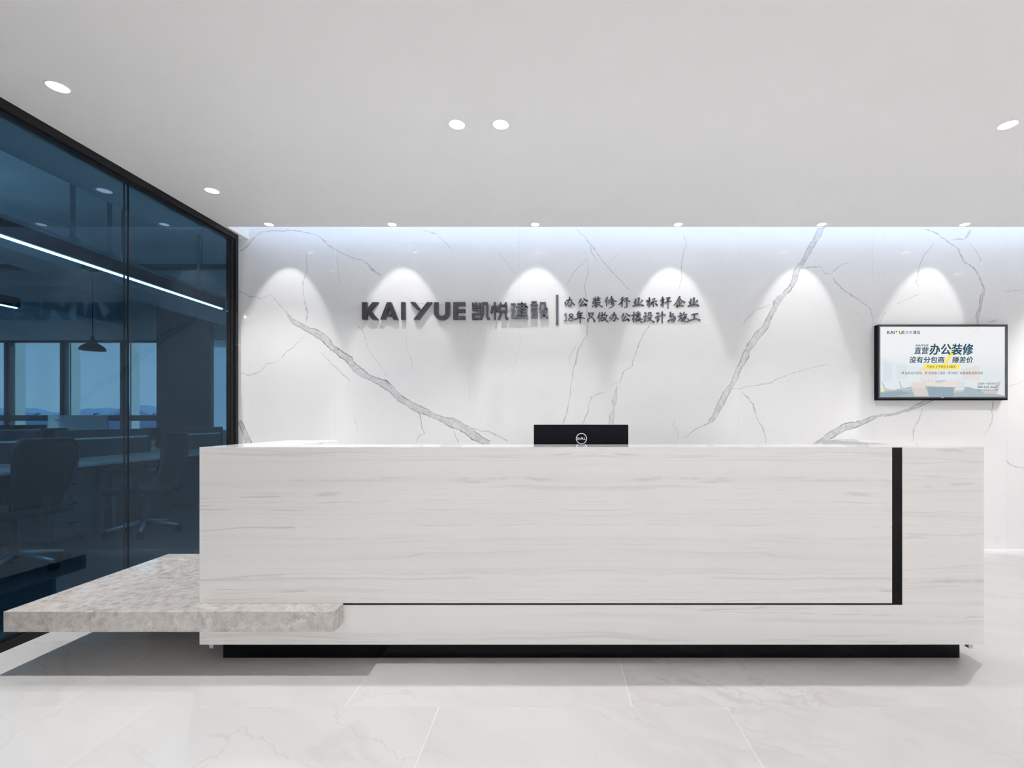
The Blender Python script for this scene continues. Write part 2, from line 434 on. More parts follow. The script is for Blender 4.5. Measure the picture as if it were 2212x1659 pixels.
vn(tr3([(510,1625,4),(600,1590,16),(680,1545,30),(760,1500,28),(850,1475,22),(920,1445,20),(970,1425,10),(1080,1408,10),(1170,1388,9),(1250,1350,12),(1350,1312,14),(1420,1250,16)]), 0.58, True)
vn(tr3([(1813,1310,7),(1800,1400,4),(1805,1460,4),(1790,1500,3),(1740,1560,2)]), 0.55)
vn(tr3([(1300,1360,3),(1278,1440,6),(1245,1500,5),(1238,1605,3)]), 0.5)
vn(tr3([(1870,532,3),(1950,530,4),(2060,515,3)]), 0.4)
vn(tr3([(1770,745,3),(1810,745,6),(1840,725,3)]), 0.5)
vn(tr3([(1920,1210,3),(1980,1190,4),(2040,1165,2)]), 0.4)
vn([(2172,990,1),(2178,1000,1.5),(2190,1008,1.6),(2215,1013,1.5)], 0.5)
vn([(2040,1540,2),(2060,1540,2)], 0.0)

def wall_marble():
    t = NT('white_veined_marble'); co = t.coord('Object')
    dn = t.vmath('SUBTRACT', t.noise(co, 5.0, 9, 0.62, color=True), (0.5, 0.5, 0.5))
    dn2 = t.vmath('SUBTRACT', t.noise(co, 32.0, 5, 0.7, color=True), (0.5, 0.5, 0.5))
    p = t.vmath('ADD', t.vmath('ADD', co, t.vmath('SCALE', dn, scale=0.075)), t.vmath('SCALE', dn2, scale=0.020))
    s = t.n('ShaderNodeSeparateXYZ'); t.set(s.inputs[0], p)
    AX = {0: s.outputs[0], 1: s.outputs[2]}
    fill = None; thin = None; edge = None
    for pts, st, major in VEINS:
        if st <= 0: continue
        w3 = [(X_(a, SW), Z_(b, SW), hw / SW) for a, b, hw in pts]
        dx = abs(w3[-1][0] - w3[0][0]); dz = abs(w3[-1][1] - w3[0][1])
        ax = 0 if dx > dz else 1
        if w3[0][ax] > w3[-1][ax]: w3 = w3[::-1]
        q = [w3[0]]
        for a in w3[1:]:
            if a[ax] > q[-1][ax] + 0.006: q.append(a)
        if len(q) < 2: continue
        u0, u1 = q[0][ax], q[-1][ax]; L = u1 - u0
        vs = [a[1-ax] for a in q]; v0, v1 = min(vs), max(vs); H = max(v1 - v0, 0.02)
        WS = 0.0
        rec = []
        for i, a in enumerate(q):
            b0 = q[max(i-1, 0)]; b1 = q[min(i+1, len(q)-1)]
            sl = (b1[1-ax] - b0[1-ax]) / max(b1[ax] - b0[ax], 1e-4)
            hw = max(a[2], 0.0022 if not major else 0.006) * min(math.sqrt(1 + sl*sl), 2.6)
            rec.append(((a[ax]-u0)/L, (a[1-ax]-v0)/H, hw)); WS = max(WS, hw)
        u = t.math('MULTIPLY_ADD', AX[ax], 1.0/L, -u0/L)
        cv = t.n('ShaderNodeRGBCurve')
        cm = cv.mapping; cm.extend = 'HORIZONTAL'
        for ch in range(3):
            cu = cm.curves[ch]
            vals = [(r[0], (r[1], r[2]/WS, 1.0)[ch]) for r in rec]
            if ch == 2:
                e = min(0.06, 0.03 / L)
                vals = [(0.0, 0.0), (e, 1.0), (1-e, 1.0), (1.0, 0.0)]
            cu.points[0].location = vals[0]; cu.points[1].location = vals[-1]
            for x_, y_ in vals[1:-1]: cu.points.new(x_, y_)
            for pt in cu.points: pt.handle_type = 'VECTOR' if not major else 'AUTO_CLAMPED'
        cm.update()
        cbn = t.n('ShaderNodeCombineColor')
        for k in range(3): t.set(cbn.inputs[k], u)
        t.set(cv.inputs['Color'], cbn.outputs[0])
        sep = t.n('ShaderNodeSeparateColor'); t.set(sep.inputs[0], cv.outputs[0])
        c = t.math('MULTIPLY_ADD', sep.outputs[0], H, v0)
        d = t.math('ABSOLUTE', t.math('SUBTRACT', AX[1-ax], c))
        tt = t.math('DIVIDE', d, t.math('MULTIPLY_ADD', sep.outputs[1], WS, 1e-4))
        if major:
            m = t.math('MULTIPLY', t.mapr(tt, 0.80, 1.0, st, 0.0), sep.outputs[2])
            e = t.math('MULTIPLY', t.mapr(t.math('ABSOLUTE', t.math('SUBTRACT', tt, 0.84)), 0.0, 0.20, min(1.0, st*1.5), 0.0), sep.outputs[2])
            fill = m if fill is None else t.math('MAXIMUM', fill, m)
            edge = e if edge is None else t.math('MAXIMUM', edge, e)
        else:
            m = t.math('MULTIPLY', t.mapr(tt, 0.2, 1.15, st, 0.0), sep.outputs[2])
            thin = m if thin is None else t.math('MAXIMUM', thin, m)
    tex = t.noise(p, 26.0, 6, 0.7)
    tex2 = t.noise(co, 7.0, 4, 0.6)
    c = t.mix(t.mapr(t.noise(co, 1.3, 4), 0.35, 0.7), c4(0.805, 0.808, 0.812), c4(0.78, 0.784, 0.79))
    micro = t.mapr(t.math('ABSOLUTE', t.math('SUBTRACT', t.noise(p, 1.9, 6, 0.6), 0.5)), 0.0, 0.006, 1.0, 0.0)
    c = t.mix(t.math('MULTIPLY', t.math('MULTIPLY', micro, t.mapr(tex2, 0.45, 0.65)), 0.16), c, c4(0.45, 0.46, 0.48))
    c = t.mix(t.math('MULTIPLY', fill, t.mapr(tex, 0.35, 0.65, 0.45, 1.15)), c, c4(0.34, 0.35, 0.38))
    c = t.mix(t.math('MULTIPLY', edge, t.mapr(tex2, 0.38, 0.60, 0.35, 1.3)), c, c4(0.16, 0.16, 0.18))
    c = t.mix(t.math('MULTIPLY', thin, t.mapr(tex, 0.35, 0.62, 0.45, 1.2)), c, c4(0.22, 0.23, 0.26))
    t.bsdf(c, 0.05, spec=0.5)
    return t.m
M['wall_marble'] = wall_marble()

# ------------------------------------------------------------------ room shell
YW = Y_(SW)                 # face of the marble wall
ZC = EYE + 1.65             # ceiling 2.85
YC = Y_(251.5)              # edge of the ceiling board
XG = -2.865                 # lobby face of the glass
XR, YB = 6.2, -6.0          # right wall, rear wall
ZS = 3.9                    # slab

# marble wall: backing plus panels
wall = box('wall_back', -2.98, XR, YW + 0.0012, YW + 0.20, 0, ZS, M['grout'])
struct(wall, 'white marble feature wall with grey veins behind the reception desk', 'wall')
xs = [-2.98] + [X_(p, SW) for p in (724.0, 1014.5, 1304.7, 1595.0, 1885.7, 2176.0)]
while xs[-1] < XR - 0.05: xs.append(min(xs[-1] + 1.236, XR))
zs = [0.0, Z_(1049, SW), Z_(700.5, SW), 3.228]
g = 0.00055
for i in range(len(xs)-1):
    for j in range(3):
        box('panel', xs[i] + g, xs[i+1] - g, YW, YW + 0.0155, zs[j] + g, zs[j+1] - g, M['wall_marble'], wall)

# floor: screed plus 1.2 x 0.6 m tiles in half bond
floor = box('floor', XG - 0.06, XR, YB, YW + 0.016, -0.12, -0.0006, M['floor_grout'])
struct(floor, 'white marble tile floor with soft grey veins', 'floor')
SJ = 622.0 / 1.2
yj = F / SJ                # joint in front of the desk
tile_mesh = None
r = 0
xoffA = X_(1366, SJ) ; xoffB = X_(948.5, SJ)
def tile(x0, x1, y0, y1):
    o = box('tile', -(x1-x0)/2 + 0.001, (x1-x0)/2 - 0.001, -(y1-y0)/2 + 0.001, (y1-y0)/2 - 0.001, -0.010, 0.0, M['floor'], None)
    o.location = ((x0+x1)/2, (y0+y1)/2, 0.0)
    o.parent = floor
for k in range(-6, 4):     # rows in front (negative) and behind
    ya, yb = yj + 0.6*k, yj + 0.6*(k+1)
    if ya >= YW: continue
    yb = min(yb, YW + 0.015)
    off = xoffA if k % 2 == 0 else xoffB
    x = off - 1.2 * 6
    while x < XR:
        a, b = max(x, XG - 0.06), min(x + 1.2, XR)
        if b - a > 0.02: tile(a, b, ya, yb)
        x += 1.2
rest = box('tile', XG - 0.06, XR, YB, yj - 3.6, -0.010, 0.0, M['floor'], floor)
rest['kind'] = 'stuff'

# ceiling board with cove, return strip along the glass, slab above
bm = bmesh.new()
addbox(bm, XG - 0.13, XR, YB, YC, ZC, ZC + 0.09)
addbox(bm, XG - 0.13, -2.81, YC, YW + 0.01, ZC, ZC + 0.09)
ceiling = struct(link('ceiling', bm, M['paint']), 'flat white ceiling with cove gap before the marble wall', 'ceiling')
struct(box('ceiling_slab', -14.2, XR + 0.2, YB - 0.2, 11.6, ZS, ZS + 0.2, M['concrete']), 'concrete slab above office and lobby', 'ceiling')
struct(box('trim_2', XG - 0.13, XR, YC - 0.30, YW, ZC + 0.38, ZC + 0.40, M['paint']), 'white top of the light cove', 'trim')
struct(box('trim_3', XG - 0.13, XR, YC - 0.32, YC - 0.30, ZC + 0.09, ZC + 0.40, M['paint']), 'white back of the light cove', 'trim')
# bulkhead over the glass closing lobby plenum from the office
struct(box('trim_1', XG - 0.13, XG - 0.06, -2.0, YW + 0.2, ZC + 0.09, ZS, M['wallpaint']), 'bulkhead above the glass partition', 'bulkhead')
struct(box('wall_right', XR, XR + 0.2, YB - 0.2, YW + 0.2, 0, ZS, M['wallpaint']), 'plain white side wall', 'wall')

# rear wall of the lobby with three windows (seen only as reflection)
RW = [(-2.05, -1.50), (-1.30, -0.72), (-0.52, 0.05)]
bm = bmesh.new()
addbox(bm, XG - 0.1, XR, YB - 0.2, YB, 0, 0.9)
addbox(bm, XG - 0.1, XR, YB - 0.2, YB, 2.2, ZS)
ed = [XG - 0.1] + [v for ab in RW for v in ab] + [XR]
for a, b in zip(ed[0::2], ed[1::2]): addbox(bm, a, b, YB - 0.2, YB, 0.9, 2.2)
struct(link('wall_rear', bm, M['wallpaint']), 'plain white wall facing the desk with three windows', 'wall')
for i, (a, b) in enumerate(RW):
    e = empty('window_%d' % (i + 5), ((a+b)/2, YB, 0.9)); struct(e, 'narrow window in the wall facing the desk', 'window')
    bm = bmesh.new()
    for q in ((a, a+0.03, 0.9, 2.2), (b-0.03, b, 0.9, 2.2), (a, b, 0.9, 0.93), (a, b, 2.17, 2.2), (a, b, 1.38, 1.42)):
        addbox(bm, q[0], q[1], YB - 0.12, YB - 0.07, q[2], q[3])
    link('frame', bm, M['alu'], e)
    box('pane', a + 0.03, b - 0.03, YB - 0.10, YB - 0.095, 0.93, 2.17, M['win_glass'], e)
# solid wall carrying on from the glass towards the rear
struct(box('wall_left_rear', XG - 0.13, XG - 0.02, YB, -1.6, 0, ZC, M['wallpaint']), 'white wall behind the camera beside the glass', 'wall')

# ------------------------------------------------------------------ glass partition
YP = Y_(240.5)     # far end of the partition
wl_ = empty('wall_left', (XG, YP, 0)); struct(wl_, 'blue tinted glass partition in black frame at left', 'glass wall')
YJ = F / ((VX - 278) / 2.865)
joints = [-1.58, YJ - 3.6, YJ - 2.4, YJ - 1.2, YJ, YP - 0.10]
joints = [j for j in joints if j >= -1.58]
joints = sorted(set(joints))
for a, b in zip(joints, joints[1:]):
    box('glass_pane', XG, XG - 0.010, a + 0.002, b - 0.002, 0.045, ZC - 0.05, M['tint_glass'], wl_)
for j in joints[1:-1]:
    box('joint_bead', XG + 0.001, XG - 0.011, j - 0.002, j + 0.002, 0.045, ZC - 0.05, M['black_matt'], wl_)
    box('joint_bead', XG - 0.028, XG - 0.034, j - 0.003, j + 0.003, 0.045, ZC - 0.05, M['black_matt'], wl_)
bm = bmesh.new()
addbox(bm, XG - 0.06, -2.84, -1.6, YP, ZC - 0.05, ZC)
addbox(bm, XG - 0.045, XG + 0.008, -1.6, YP, ZC - 0.064, ZC - 0.05)
link('top_rail', bm, M['black_metal'], wl_)
bm = bmesh.new()
addbox(bm, XG - 0.06, -2.84, -1.6, YP, 0.0, 0.045)
addbox(bm, XG - 0.045, XG + 0.008, -1.6, YP, 0.045, 0.055)
link('bottom_rail', bm, M['black_metal'], wl_)
bm = bmesh.new()
addbox(bm, XG - 0.035, -2.84, YP - 0.035, YP, 0.045, ZC - 0.05)
addbox(bm, XG - 0.020, XG + 0.012, YP - 0.075, YP - 0.035, 0.05, ZC - 0.055)
addbox(bm, XG - 0.016, XG + 0.004, YP - 0.10, YP - 0.075, 0.055, ZC - 0.06)
link('end_post', bm, M['black_metal'], wl_)
box('end_filler', XG - 0.06, -2.92, YP, YW + 0.016, 0, ZC, M['wallpaint'], wl_)

# ------------------------------------------------------------------ office behind the glass
YO = 11.0
struct(box('floor_office', -14, XG - 0.06, -2.0, YO + 0.3, -0.12, -0.001, M['carpet']), 'dark carpet floor of the office behind the glass', 'floor')
bm = bmesh.new(); addbox(bm, -14.2, -14.0, -2.2, YO + 0.3, 0, 0.72); addbox(bm, -14.2, -14.0, -2.2, YO + 0.3, 3.1, ZS)
for k in range(7): addbox(bm, -14.2, -14.0, -2.2 + 2.2*k, -2.0 + 2.2*k, 0.72, 3.1)  # openings added so that sky light brightens the office interior
struct(link('wall_office_left', bm, M['wallpaint']), 'unseen far side wall of the office, openings added to admit sky light', 'wall')
struct(box('wall_office_front', -14.2, XG - 0.13, -2.2, -2.0, 0, ZS, M['wallpaint']), 'near end wall of the office', 'wall')
bm = bmesh.new(); SO = F / YO
zh, zt = Z_(735, SO), Z_(897, SO)
xcol0, xcol1 = X_(338, F/10.72), X_(455, F/10.72)
addbox(bm, -14, 0.2, YO, YO + 0.25, zh, ZS)
addbox(bm, -14, 0.2, YO, YO + 0.25, 0, 0.72)
struct(link('wall_office_back', bm, M['concrete']), 'office window wall with deep bulkhead above the windows', 'wall')
bm = bmesh.new(); xe = X_(455, SO)
addbox(bm, xe - 0.15, 0.0, YO - 0.02, YO + 0.20, 0, 0.95); addbox(bm, xe + 1.4, 0.0, YO - 0.02, YO + 0.20, 0.95, zh + 0.3)
struct(link('wall_office_end', bm, M['wallpaint']), 'pale end wall right of the dark column', 'wall')
tb = NT('blind_fabric'); d1 = tb.n('ShaderNodeBsdfTranslucent'); d1.inputs[0].default_value = c4(0.85, 0.88, 0.9); d2 = tb.n('ShaderNodeBsdfDiffuse'); d2.inputs[0].default_value = c4(0.8, 0.85, 0.88)
mxx = tb.n('ShaderNodeMixShader'); mxx.inputs[0].default_value = 0.25; tb.t.links.new(d1.outputs[0], mxx.inputs[1]); tb.t.links.new(d2.outputs[0], mxx.inputs[2]); tb.t.links.new(mxx.outputs[0], tb.out.inputs[0]); M['blind'] = tb.m
bl = box('roller_blind', xe - 0.15, xe + 1.4, YO + 0.02, YO + 0.026, 0.95, zh + 0.3, M['blind'])
tag(bl, 'pale closed roller blind between the dark column and the glass end post', 'blind')
struct(box('wall_office_right', -0.0, 0.2, YW + 0.2, YO, 0, ZS, M['wallpaint']), 'office side wall behind the marble wall', 'wall')
struct(box('column_clad', xcol0, xcol1, 10.72, 10.82, 0, ZS, M['off_col']), 'dark blue-grey square column between the office windows', 'column')
mpx = [-113.0, 11.0, 132.0, 262.0, 385.0]
for i in range(4):
    a, b = X_(mpx[i], SO), X_(mpx[i+1], SO)
    e = empty('window_%d' % (i + 1), ((a+b)/2, YO, 0.72))
    struct(e, ['window of the office, partly cut by the left picture edge', 'office window left of the pendant lamp', 'office window behind the pendant lamp', 'office window beside the dark column'][i], 'window')
    bm = bmesh.new()
    addbox(bm, a - 0.030, a + 0.025, YO, YO + 0.08, 0.72, zh)
    addbox(bm, a + 0.060, a + 0.105, YO, YO + 0.08, 0.72, zh)
    addbox(bm, a, b, YO, YO + 0.08, zt - 0.13, zt)
    addbox(bm, a, b, YO, YO + 0.08, zh - 0.05, zh)
    addbox(bm, a, b, YO - 0.05, YO + 0.12, 0.72, 0.76)
    link('frame', bm, M['mullion'], e)
    box('pane', a + 0.035, b - 0.035, YO + 0.05, YO + 0.056, 0.76, zt - 0.13, M['win_glass'], e)
    box('pane', a + 0.035, b - 0.035, YO + 0.05, YO + 0.056, zt, zh - 0.05, M['win_glass'], e)
    xf = -(VX - (mpx[i] + 22))*11.3/F
    bm = bmesh.new(); addbox(bm, xf - 0.04, xf, YO + 0.30, YO + 0.30 + 0.22, 0.2, 3.4)
    fo = link('fin', bm, M['fin'], e)
    bm = bmesh.new(); cxm = (a+b)/2 + 0.1
    tube(bm, [(cxm, YO - 0.03, zt), (cxm, YO - 0.03, zt + 0.03), (cxm + 0.10, YO - 0.035, zt + 0.035)], 0.012, 6)
    link('latch', bm, M['mullion'], e)

# beams and bulkheads under the slab
def beam(x0, x1, y0, y1, z0, label, m='concrete'):
    o = box('ceiling_beam', x0, x1, y0, y1, z0, ZS, M[m]); o['kind'] = 'structure'; o['label'] = label; o['category'] = 'beam'
beam(-3.75, XG - 0.13, -2.0, YW + 0.2, 3.02, 'lowered beam running along the glass', 'mullion')
beam(-7.6, -6.9, -2.0, YO, 3.35, 'concrete beam above the middle of the office')
beam(-10.6, -9.9, -2.0, YO, 3.35, 'concrete beam farther into the office')
beam(-14, 0, 7.6, 8.0, 3.40, 'cross beam between pendant lamp and windows')
beam(-14, XG - 0.13, 2.6, 3.0, 3.40, 'cross beam nearest the camera')

# sprinkler pipe with its two hangers
pp = empty('sprinkler_pipe', (-5.2, 5.2, 3.1))
tag(pp, 'dark ceiling pipe on drop hangers above the linear lamp', 'pipe')
bm = bmesh.new(); tube(bm, [(-5.2, 1.0, 3.1), (-5.2, 7.6, 3.1)], 0.03, 10); link('pipe', bm, M['pipe'], pp)
for yy in (3.4, 5.17, 5.6, 7.0):
    bm = bmesh.new(); tube(bm, [(-5.2, yy, 3.1), (-5.2, yy, ZS - 0.003)], 0.022, 8)
    lathe(bm, [(0.05, -0.045), (0.05, 0.045), (0.03, 0.05)], (-5.2, yy, 3.1), 12); link('drop', bm, M['pipe'], pp)

# linear lamps
def linear(L, h, y0, y1, label):
    z = EYE + h
    e = empty('linear_lamp', (-L, (y0+y1)/2, z)); tag(e, label, 'ceiling lamp')
    box('housing', -L - 0.04, -L + 0.04, y0, y1, z + 0.012, z + 0.12, M['black_matt'], e)
    box('diffuser', -L - 0.015, -L + 0.015, y0 + 0.01, y1 - 0.01, z, z + 0.012, M['tube'], e)
    ld = bpy.data.lights.new('linear', 'AREA'); ld.shape = 'RECTANGLE'; ld.size = 0.03; ld.size_y = y1 - y0; ld.energy = 14
    lu = bpy.data.lights.new('added_up_fill', 'AREA'); lu.shape = 'RECTANGLE'; lu.size = 0.05; lu.size_y = y1 - y0; lu.energy = 15; lu.color = (0.86, 0.94, 1.0)  # added upward light, stands in for daylight bounced onto the office ceiling
    lo = bpy.data.objects.new('lamp_light', lu); COL.objects.link(lo); lo.location = (-L, (y0+y1)/2, z + 0.125); lo.rotation_euler = (math.pi, 0, 0); lo.parent = e; lo.matrix_parent_inverse = Matrix.Translation(-Vector(e.location))
    lo = bpy.data.objects.new('lamp_light', ld); COL.objects.link(lo); lo.location = (-L, (y0+y1)/2, z - 0.004); lo.parent = e; lo.matrix_parent_inverse = Matrix.Translation(-Vector(e.location))
    for q in (0.30, 0.6, 0.9):
        yy = y0 + (y1-y0)*q
        bm = bmesh.new(); tube(bm, [(-L, yy, z + 0.12), (-L, yy, ZS)], 0.004, 6); link('wire', bm, M['black_matt'], e)
linear(3.95, 1.30, 2.4, F / 181.8, 'long black linear lamp with bright strip crossing the glass joint')
linear(6.34, 1.30, 2.9, F / 183.1, 'black linear lamp end at the left picture edge')

# pendant lamp
s = 147.0
px_, py_ = X_(200, s), Y_(s)
e = empty('pendant_lamp', (px_, py_, Z_(757, s))); tag(e, 'small dark dome pendant lamp hanging before the office windows', 'pendant lamp')
zb = Z_(757, s)
bm = bmesh.new()
lathe(bm, [(0.150, 0.0), (0.152, 0.012), (0.140, 0.045), (0.105, 0.078), (0.062, 0.105), (0.036, 0.135), (0.024, 0.165), (0.020, 0.20), (0.012, 0.215), (0.0, 0.218)], (px_, py_, zb), 40)
lathe(bm, [(0.145, 0.002), (0.132, 0.04), (0.098, 0.070), (0.05, 0.095), (0.0, 0.11)], (px_, py_, zb), 40)
link('shade', bm, M['black_metal'], e)
bm = bmesh.new(); tube(bm, [(px_, py_, zb + 0.215), (px_, py_, 3.40)], 0.005, 6)
link('cord', bm, M['black_matt'], e)
bm = bmesh.new(); lathe(bm, [(0.0, 0.0), (0.06, 0.0), (0.06, 0.03), (0.0, 0.03)], (px_, py_, 3.37), 20); link('ceiling_cup', bm, M['black_matt'], e)
bm = bmesh.new(); lathe(bm, [(0.0, -0.035), (0.02, -0.03), (0.033, -0.01), (0.033, 0.01), (0.015, 0.04), (0.0, 0.05)], (px_, py_, zb + 0.05), 16); link('bulb', bm, M['pot'], e)
struct(box('ceiling_rail', px_ - 2.5, px_ + 3.2, py_ - 0.05, py_ + 0.05, 3.40, 3.46, M['mullion']), 'dark rail the pendant hangs from', 'rail')

# workstations along the glass
def workstation(y0, y1, label, pedestal=True):
    XP = -5.36
    e = empty('workstation', (XP, (y0+y1)/2, 0)); tag(e, label, 'desk', 'office workstations behind the glass')
    box('desktop', XP - 0.72, XP + 0.72, y0 - 0.09, y1 + 0.09, 0.725, 0.75, M['off_desk'], e, 0.003)
    sc = empty  # screen panel with strip as sub-part
    pn = box('screen_panel', XP - 0.015, XP + 0.015, y0, y1, 0.76, 1.07, M['off_dark'], e, 0.004)
    st = box('strip', XP + 0.015, XP + 0.019, y0 + 0.12, y1 - 0.06, 0.965, 0.985, M['strip'], pn)
    tr = box('top_edge', XP - 0.017, XP + 0.017, y0, y1, 1.07, 1.076, M['bezel'], pn)
    for yy in (y0 - 0.06, y1 + 0.02):
        bm = bmesh.new()
        addbox(bm, XP - 0.66, XP - 0.61, yy, yy + 0.04, 0, 0.725); addbox(bm, XP + 0.61, XP + 0.66, yy, yy + 0.04, 0, 0.725)
        addbox(bm, XP - 0.61, XP + 0.61, yy, yy + 0.04, 0.66, 0.70)
        link('leg_frame', bm, M['off_grey'], e)
    box('modesty_panel', XP - 0.012, XP + 0.012, y0 + 0.04, y1 - 0.04, 0.25, 0.70, M['off_grey'], e)
    return e
workstation(3.74, 4.94, 'office desk nearest the camera, cut by the left picture edge')
workstation(5.15, 6.35, 'office desk behind the left mesh chair, with long dark screen')
workstation(6.53, 7.72, 'office desk behind the right mesh chair beside the column')

def pedestal(x, y, label):
    e = empty('drawer_pedestal', (x, y, 0)); tag(e, label, 'drawer unit', 'drawer units under the office desks')
    box('body', x - 0.28, x + 0.24, y - 0.20, y + 0.20, 0.04, 0.62, M['off_grey'], e, 0.003)
    for i in range(3):
        z0 = 0.06 + 0.185*i
        d = box('drawer', x + 0.24, x + 0.258, y - 0.192, y + 0.192, z0, z0 + 0.175, M['off_grey'], e, 0.002)
        box('handle', x + 0.258, x + 0.268, y - 0.05, y + 0.05, z0 + 0.12, z0 + 0.135, M['black_matt'], d)
    for a in (-0.22, 0.19):
        for b in (-0.16, 0.16):
            bm = bmesh.new(); lathe(bm, [(0.0, 0), (0.02, 0), (0.02, 0.04), (0.0, 0.04)], (x + a, y + b, 0), 10); link('castor', bm, M['black_matt'], e)
pedestal(-4.98, 4.69, 'grey three-drawer pedestal beside the left mesh chair')
pedestal(-4.98, 6.75, 'grey three-drawer pedestal right of the right mesh chair')

# office chairs
def chair(x, y, rz, label, s=1.0):
    e = empty('office_chair', (0, 0, 0)); tag(e, label, 'chair', 'mesh office chairs')
    # chair faces -x in its own frame
    bm = bmesh.new()                                   # back shell, curved
    nu, nv = 10, 14; grid = []
    for j in range(nv + 1):
        v = j / nv; z = 0.50 + 0.54 * v
        hw = 0.215 * (1 - 0.30*(1-v)**2) * (1 - 0.25*max(0, v-0.85)/0.15*max(0, v-0.85)/0.15)
        row = []
        for i in range(nu + 1):
            u = i / nu * 2 - 1
            xx = 0.24 + 0.05*math.sin(v*2.6) - 0.045*u*u + 0.09*v
            row.append(bm.verts.new((xx, u*hw, z)))
        grid.append(row)
    for j in range(nv):
        for i in range(nu):
            f = bm.faces.new((grid[j][i], grid[j][i+1], grid[j+1][i+1], grid[j+1][i])); f.smooth = True
    r = bmesh.ops.solidify(bm, geom=list(bm.faces), thickness=0.018)
    link('backrest', bm, M['chair'], e)
    bm = bmesh.new()
    ring = [grid_pt for grid_pt in []]
    pts = []
    for j in range(nv + 1):
        v = j / nv; z = 0.50 + 0.54*v
        hw = 0.215 * (1 - 0.30*(1-v)**2) * (1 - 0.25*max(0, v-0.85)/0.15*max(0, v-0.85)/0.15)
        pts.append((0.24 + 0.05*math.sin(v*2.6) - 0.045 + 0.09*v, hw, z))
    loop = pts + [(p[0], -p[1], p[2]) for p in reversed(pts)]
    tube(bm, loop, 0.014, 8); link('back_frame', bm, M['chair_plastic'], e)
    bm = bmesh.new()                                   # seat cushion
    addbox(bm, -0.24, 0.24, -0.24, 0.24, 0.43, 0.50, 0.03); link('seat', bm, M['chair'], e)
    bm = bmesh.new()                                   # spine joining seat and back
    tube(bm, [(0.0, 0, 0.42), (0.22, 0, 0.42), (0.29, 0, 0.48), (0.31, 0, 0.60)], 0.02, 8); link('spine', bm, M['chair_plastic'], e)
    for sg in (-1, 1):
        bm = bmesh.new()
        tube(bm, [(0.12, sg*0.20, 0.43), (0.14, sg*0.29, 0.45), (0.10, sg*0.295, 0.66), (-0.02, sg*0.29, 0.68), (-0.14, sg*0.28, 0.68)], 0.015, 8)
        addbox(bm, -0.17, 0.10, sg*0.29 - 0.03, sg*0.29 + 0.03, 0.68, 0.705, 0.008); link('armrest', bm, M['chair_plastic'], e)
    bm = bmesh.new(); lathe(bm, [(0.0, 0.10), (0.035, 0.10), (0.03, 0.22), (0.02, 0.24), (0.02, 0.43), (0.0, 0.43)], (0, 0, 0), 14); link('gas_lift', bm, M['chair_plastic'], e)
    for k in range(5):
        a = math.radians(72*k + 10)
        bm = bmesh.new()
        tube(bm, [(0.02*math.cos(a), 0.02*math.sin(a), 0.13), (0.30*math.cos(a), 0.30*math.sin(a), 0.075)], [0.026, 0.014], 8)
        link('base_arm', bm, M['alu'], e)
        bm = bmesh.new(); c_ = Vector((0.30*math.cos(a), 0.30*math.sin(a), 0.03)); t_ = Vector((-math.sin(a), math.cos(a), 0))
        tube(bm, [c_ - t_*0.022, c_ + t_*0.022], 0.03, 12)
        tube(bm, [c_ + Vector((0, 0, 0.0)), c_ + Vector((0, 0, 0.05))], 0.01, 8); link('castor', bm, M['black_matt'], e)
    e.location = (x, y, 0); e.rotation_euler = (0, 0, rz); e.scale = (s, s, s)
    return e
def link_rel(): pass
CH = [(-4.28, 3.80, -0.15, 'mesh-back office chair at left, nearest the glass'),
      (-4.30, 5.02, 0.12, 'mesh-back office chair right of the glass joint'),
      (-6.45, 5.3, math.pi + 0.1, 'office chair on the far side of the desk, left of the long screen'),
      (-6.5, 8.1, math.pi, 'chair top showing above the long dark screen'),
      (-7.6, 7.6, math.pi, 'farthest office chair at the left picture edge')]
for c_ in CH: chair(*c_)

# sun-lit screen panel at the windows with its desk, and the far row screen
e = empty('window_workstation', (X_(168, 108), Y_(108), 0)); tag(e, 'pale grey desk screen lit by the sun in front of the windows', 'desk')
xa, xb, yy = X_(103, 108), X_(232, 108), Y_(108)
sp_ = box('screen_panel', xa, xb, yy, yy + 0.03, 0.76, Z_(897, 108), M['blind'], e, 0.003)
box('strip', X_(117, 108), X_(222, 108), yy - 0.004, yy, Z_(909, 108), Z_(906.5, 108), M['strip'], sp_)
box('desktop', xa - 0.1, xb + 0.1, yy - 0.6, yy + 0.6, 0.725, 0.75, M['off_desk'], e, 0.003)
for q in (xa - 0.05, xb + 0.01):
    bm = bmesh.new(); addbox(bm, q, q + 0.04, yy - 0.55, yy - 0.51, 0, 0.725); addbox(bm, q, q + 0.04, yy + 0.51, yy + 0.55, 0, 0.725)
    addbox(bm, q, q + 0.04, yy - 0.51, yy + 0.51, 0.66, 0.70); link('leg_frame', bm, M['off_grey'], e)
e = empty('far_workstation', (-9.0, 7.9, 0)); tag(e, 'far desk row with dark screen at the left picture edge', 'desk')
p_ = box('screen_panel', -8.83, -8.80, 7.0, 8.30, 0.76, 1.10, M['off_dark'], e, 0.003)
box('strip', -8.80, -8.796, 7.1, 8.2, 1.01, 1.03, M['strip'], p_)
box('desktop', -9.5, -8.1, 6.9, 8.4, 0.725, 0.75, M['off_desk'], e, 0.003)
for yy2 in (6.95, 8.31):
    bm = bmesh.new(); addbox(bm, -9.45, -9.41, yy2, yy2 + 0.04, 0, 0.725); addbox(bm, -8.19, -8.15, yy2, yy2 + 0.04, 0, 0.725)
    addbox(bm, -9.41, -8.19, yy2, yy2 + 0.04, 0.66, 0.70); link('leg_frame', bm, M['off_grey'], e)

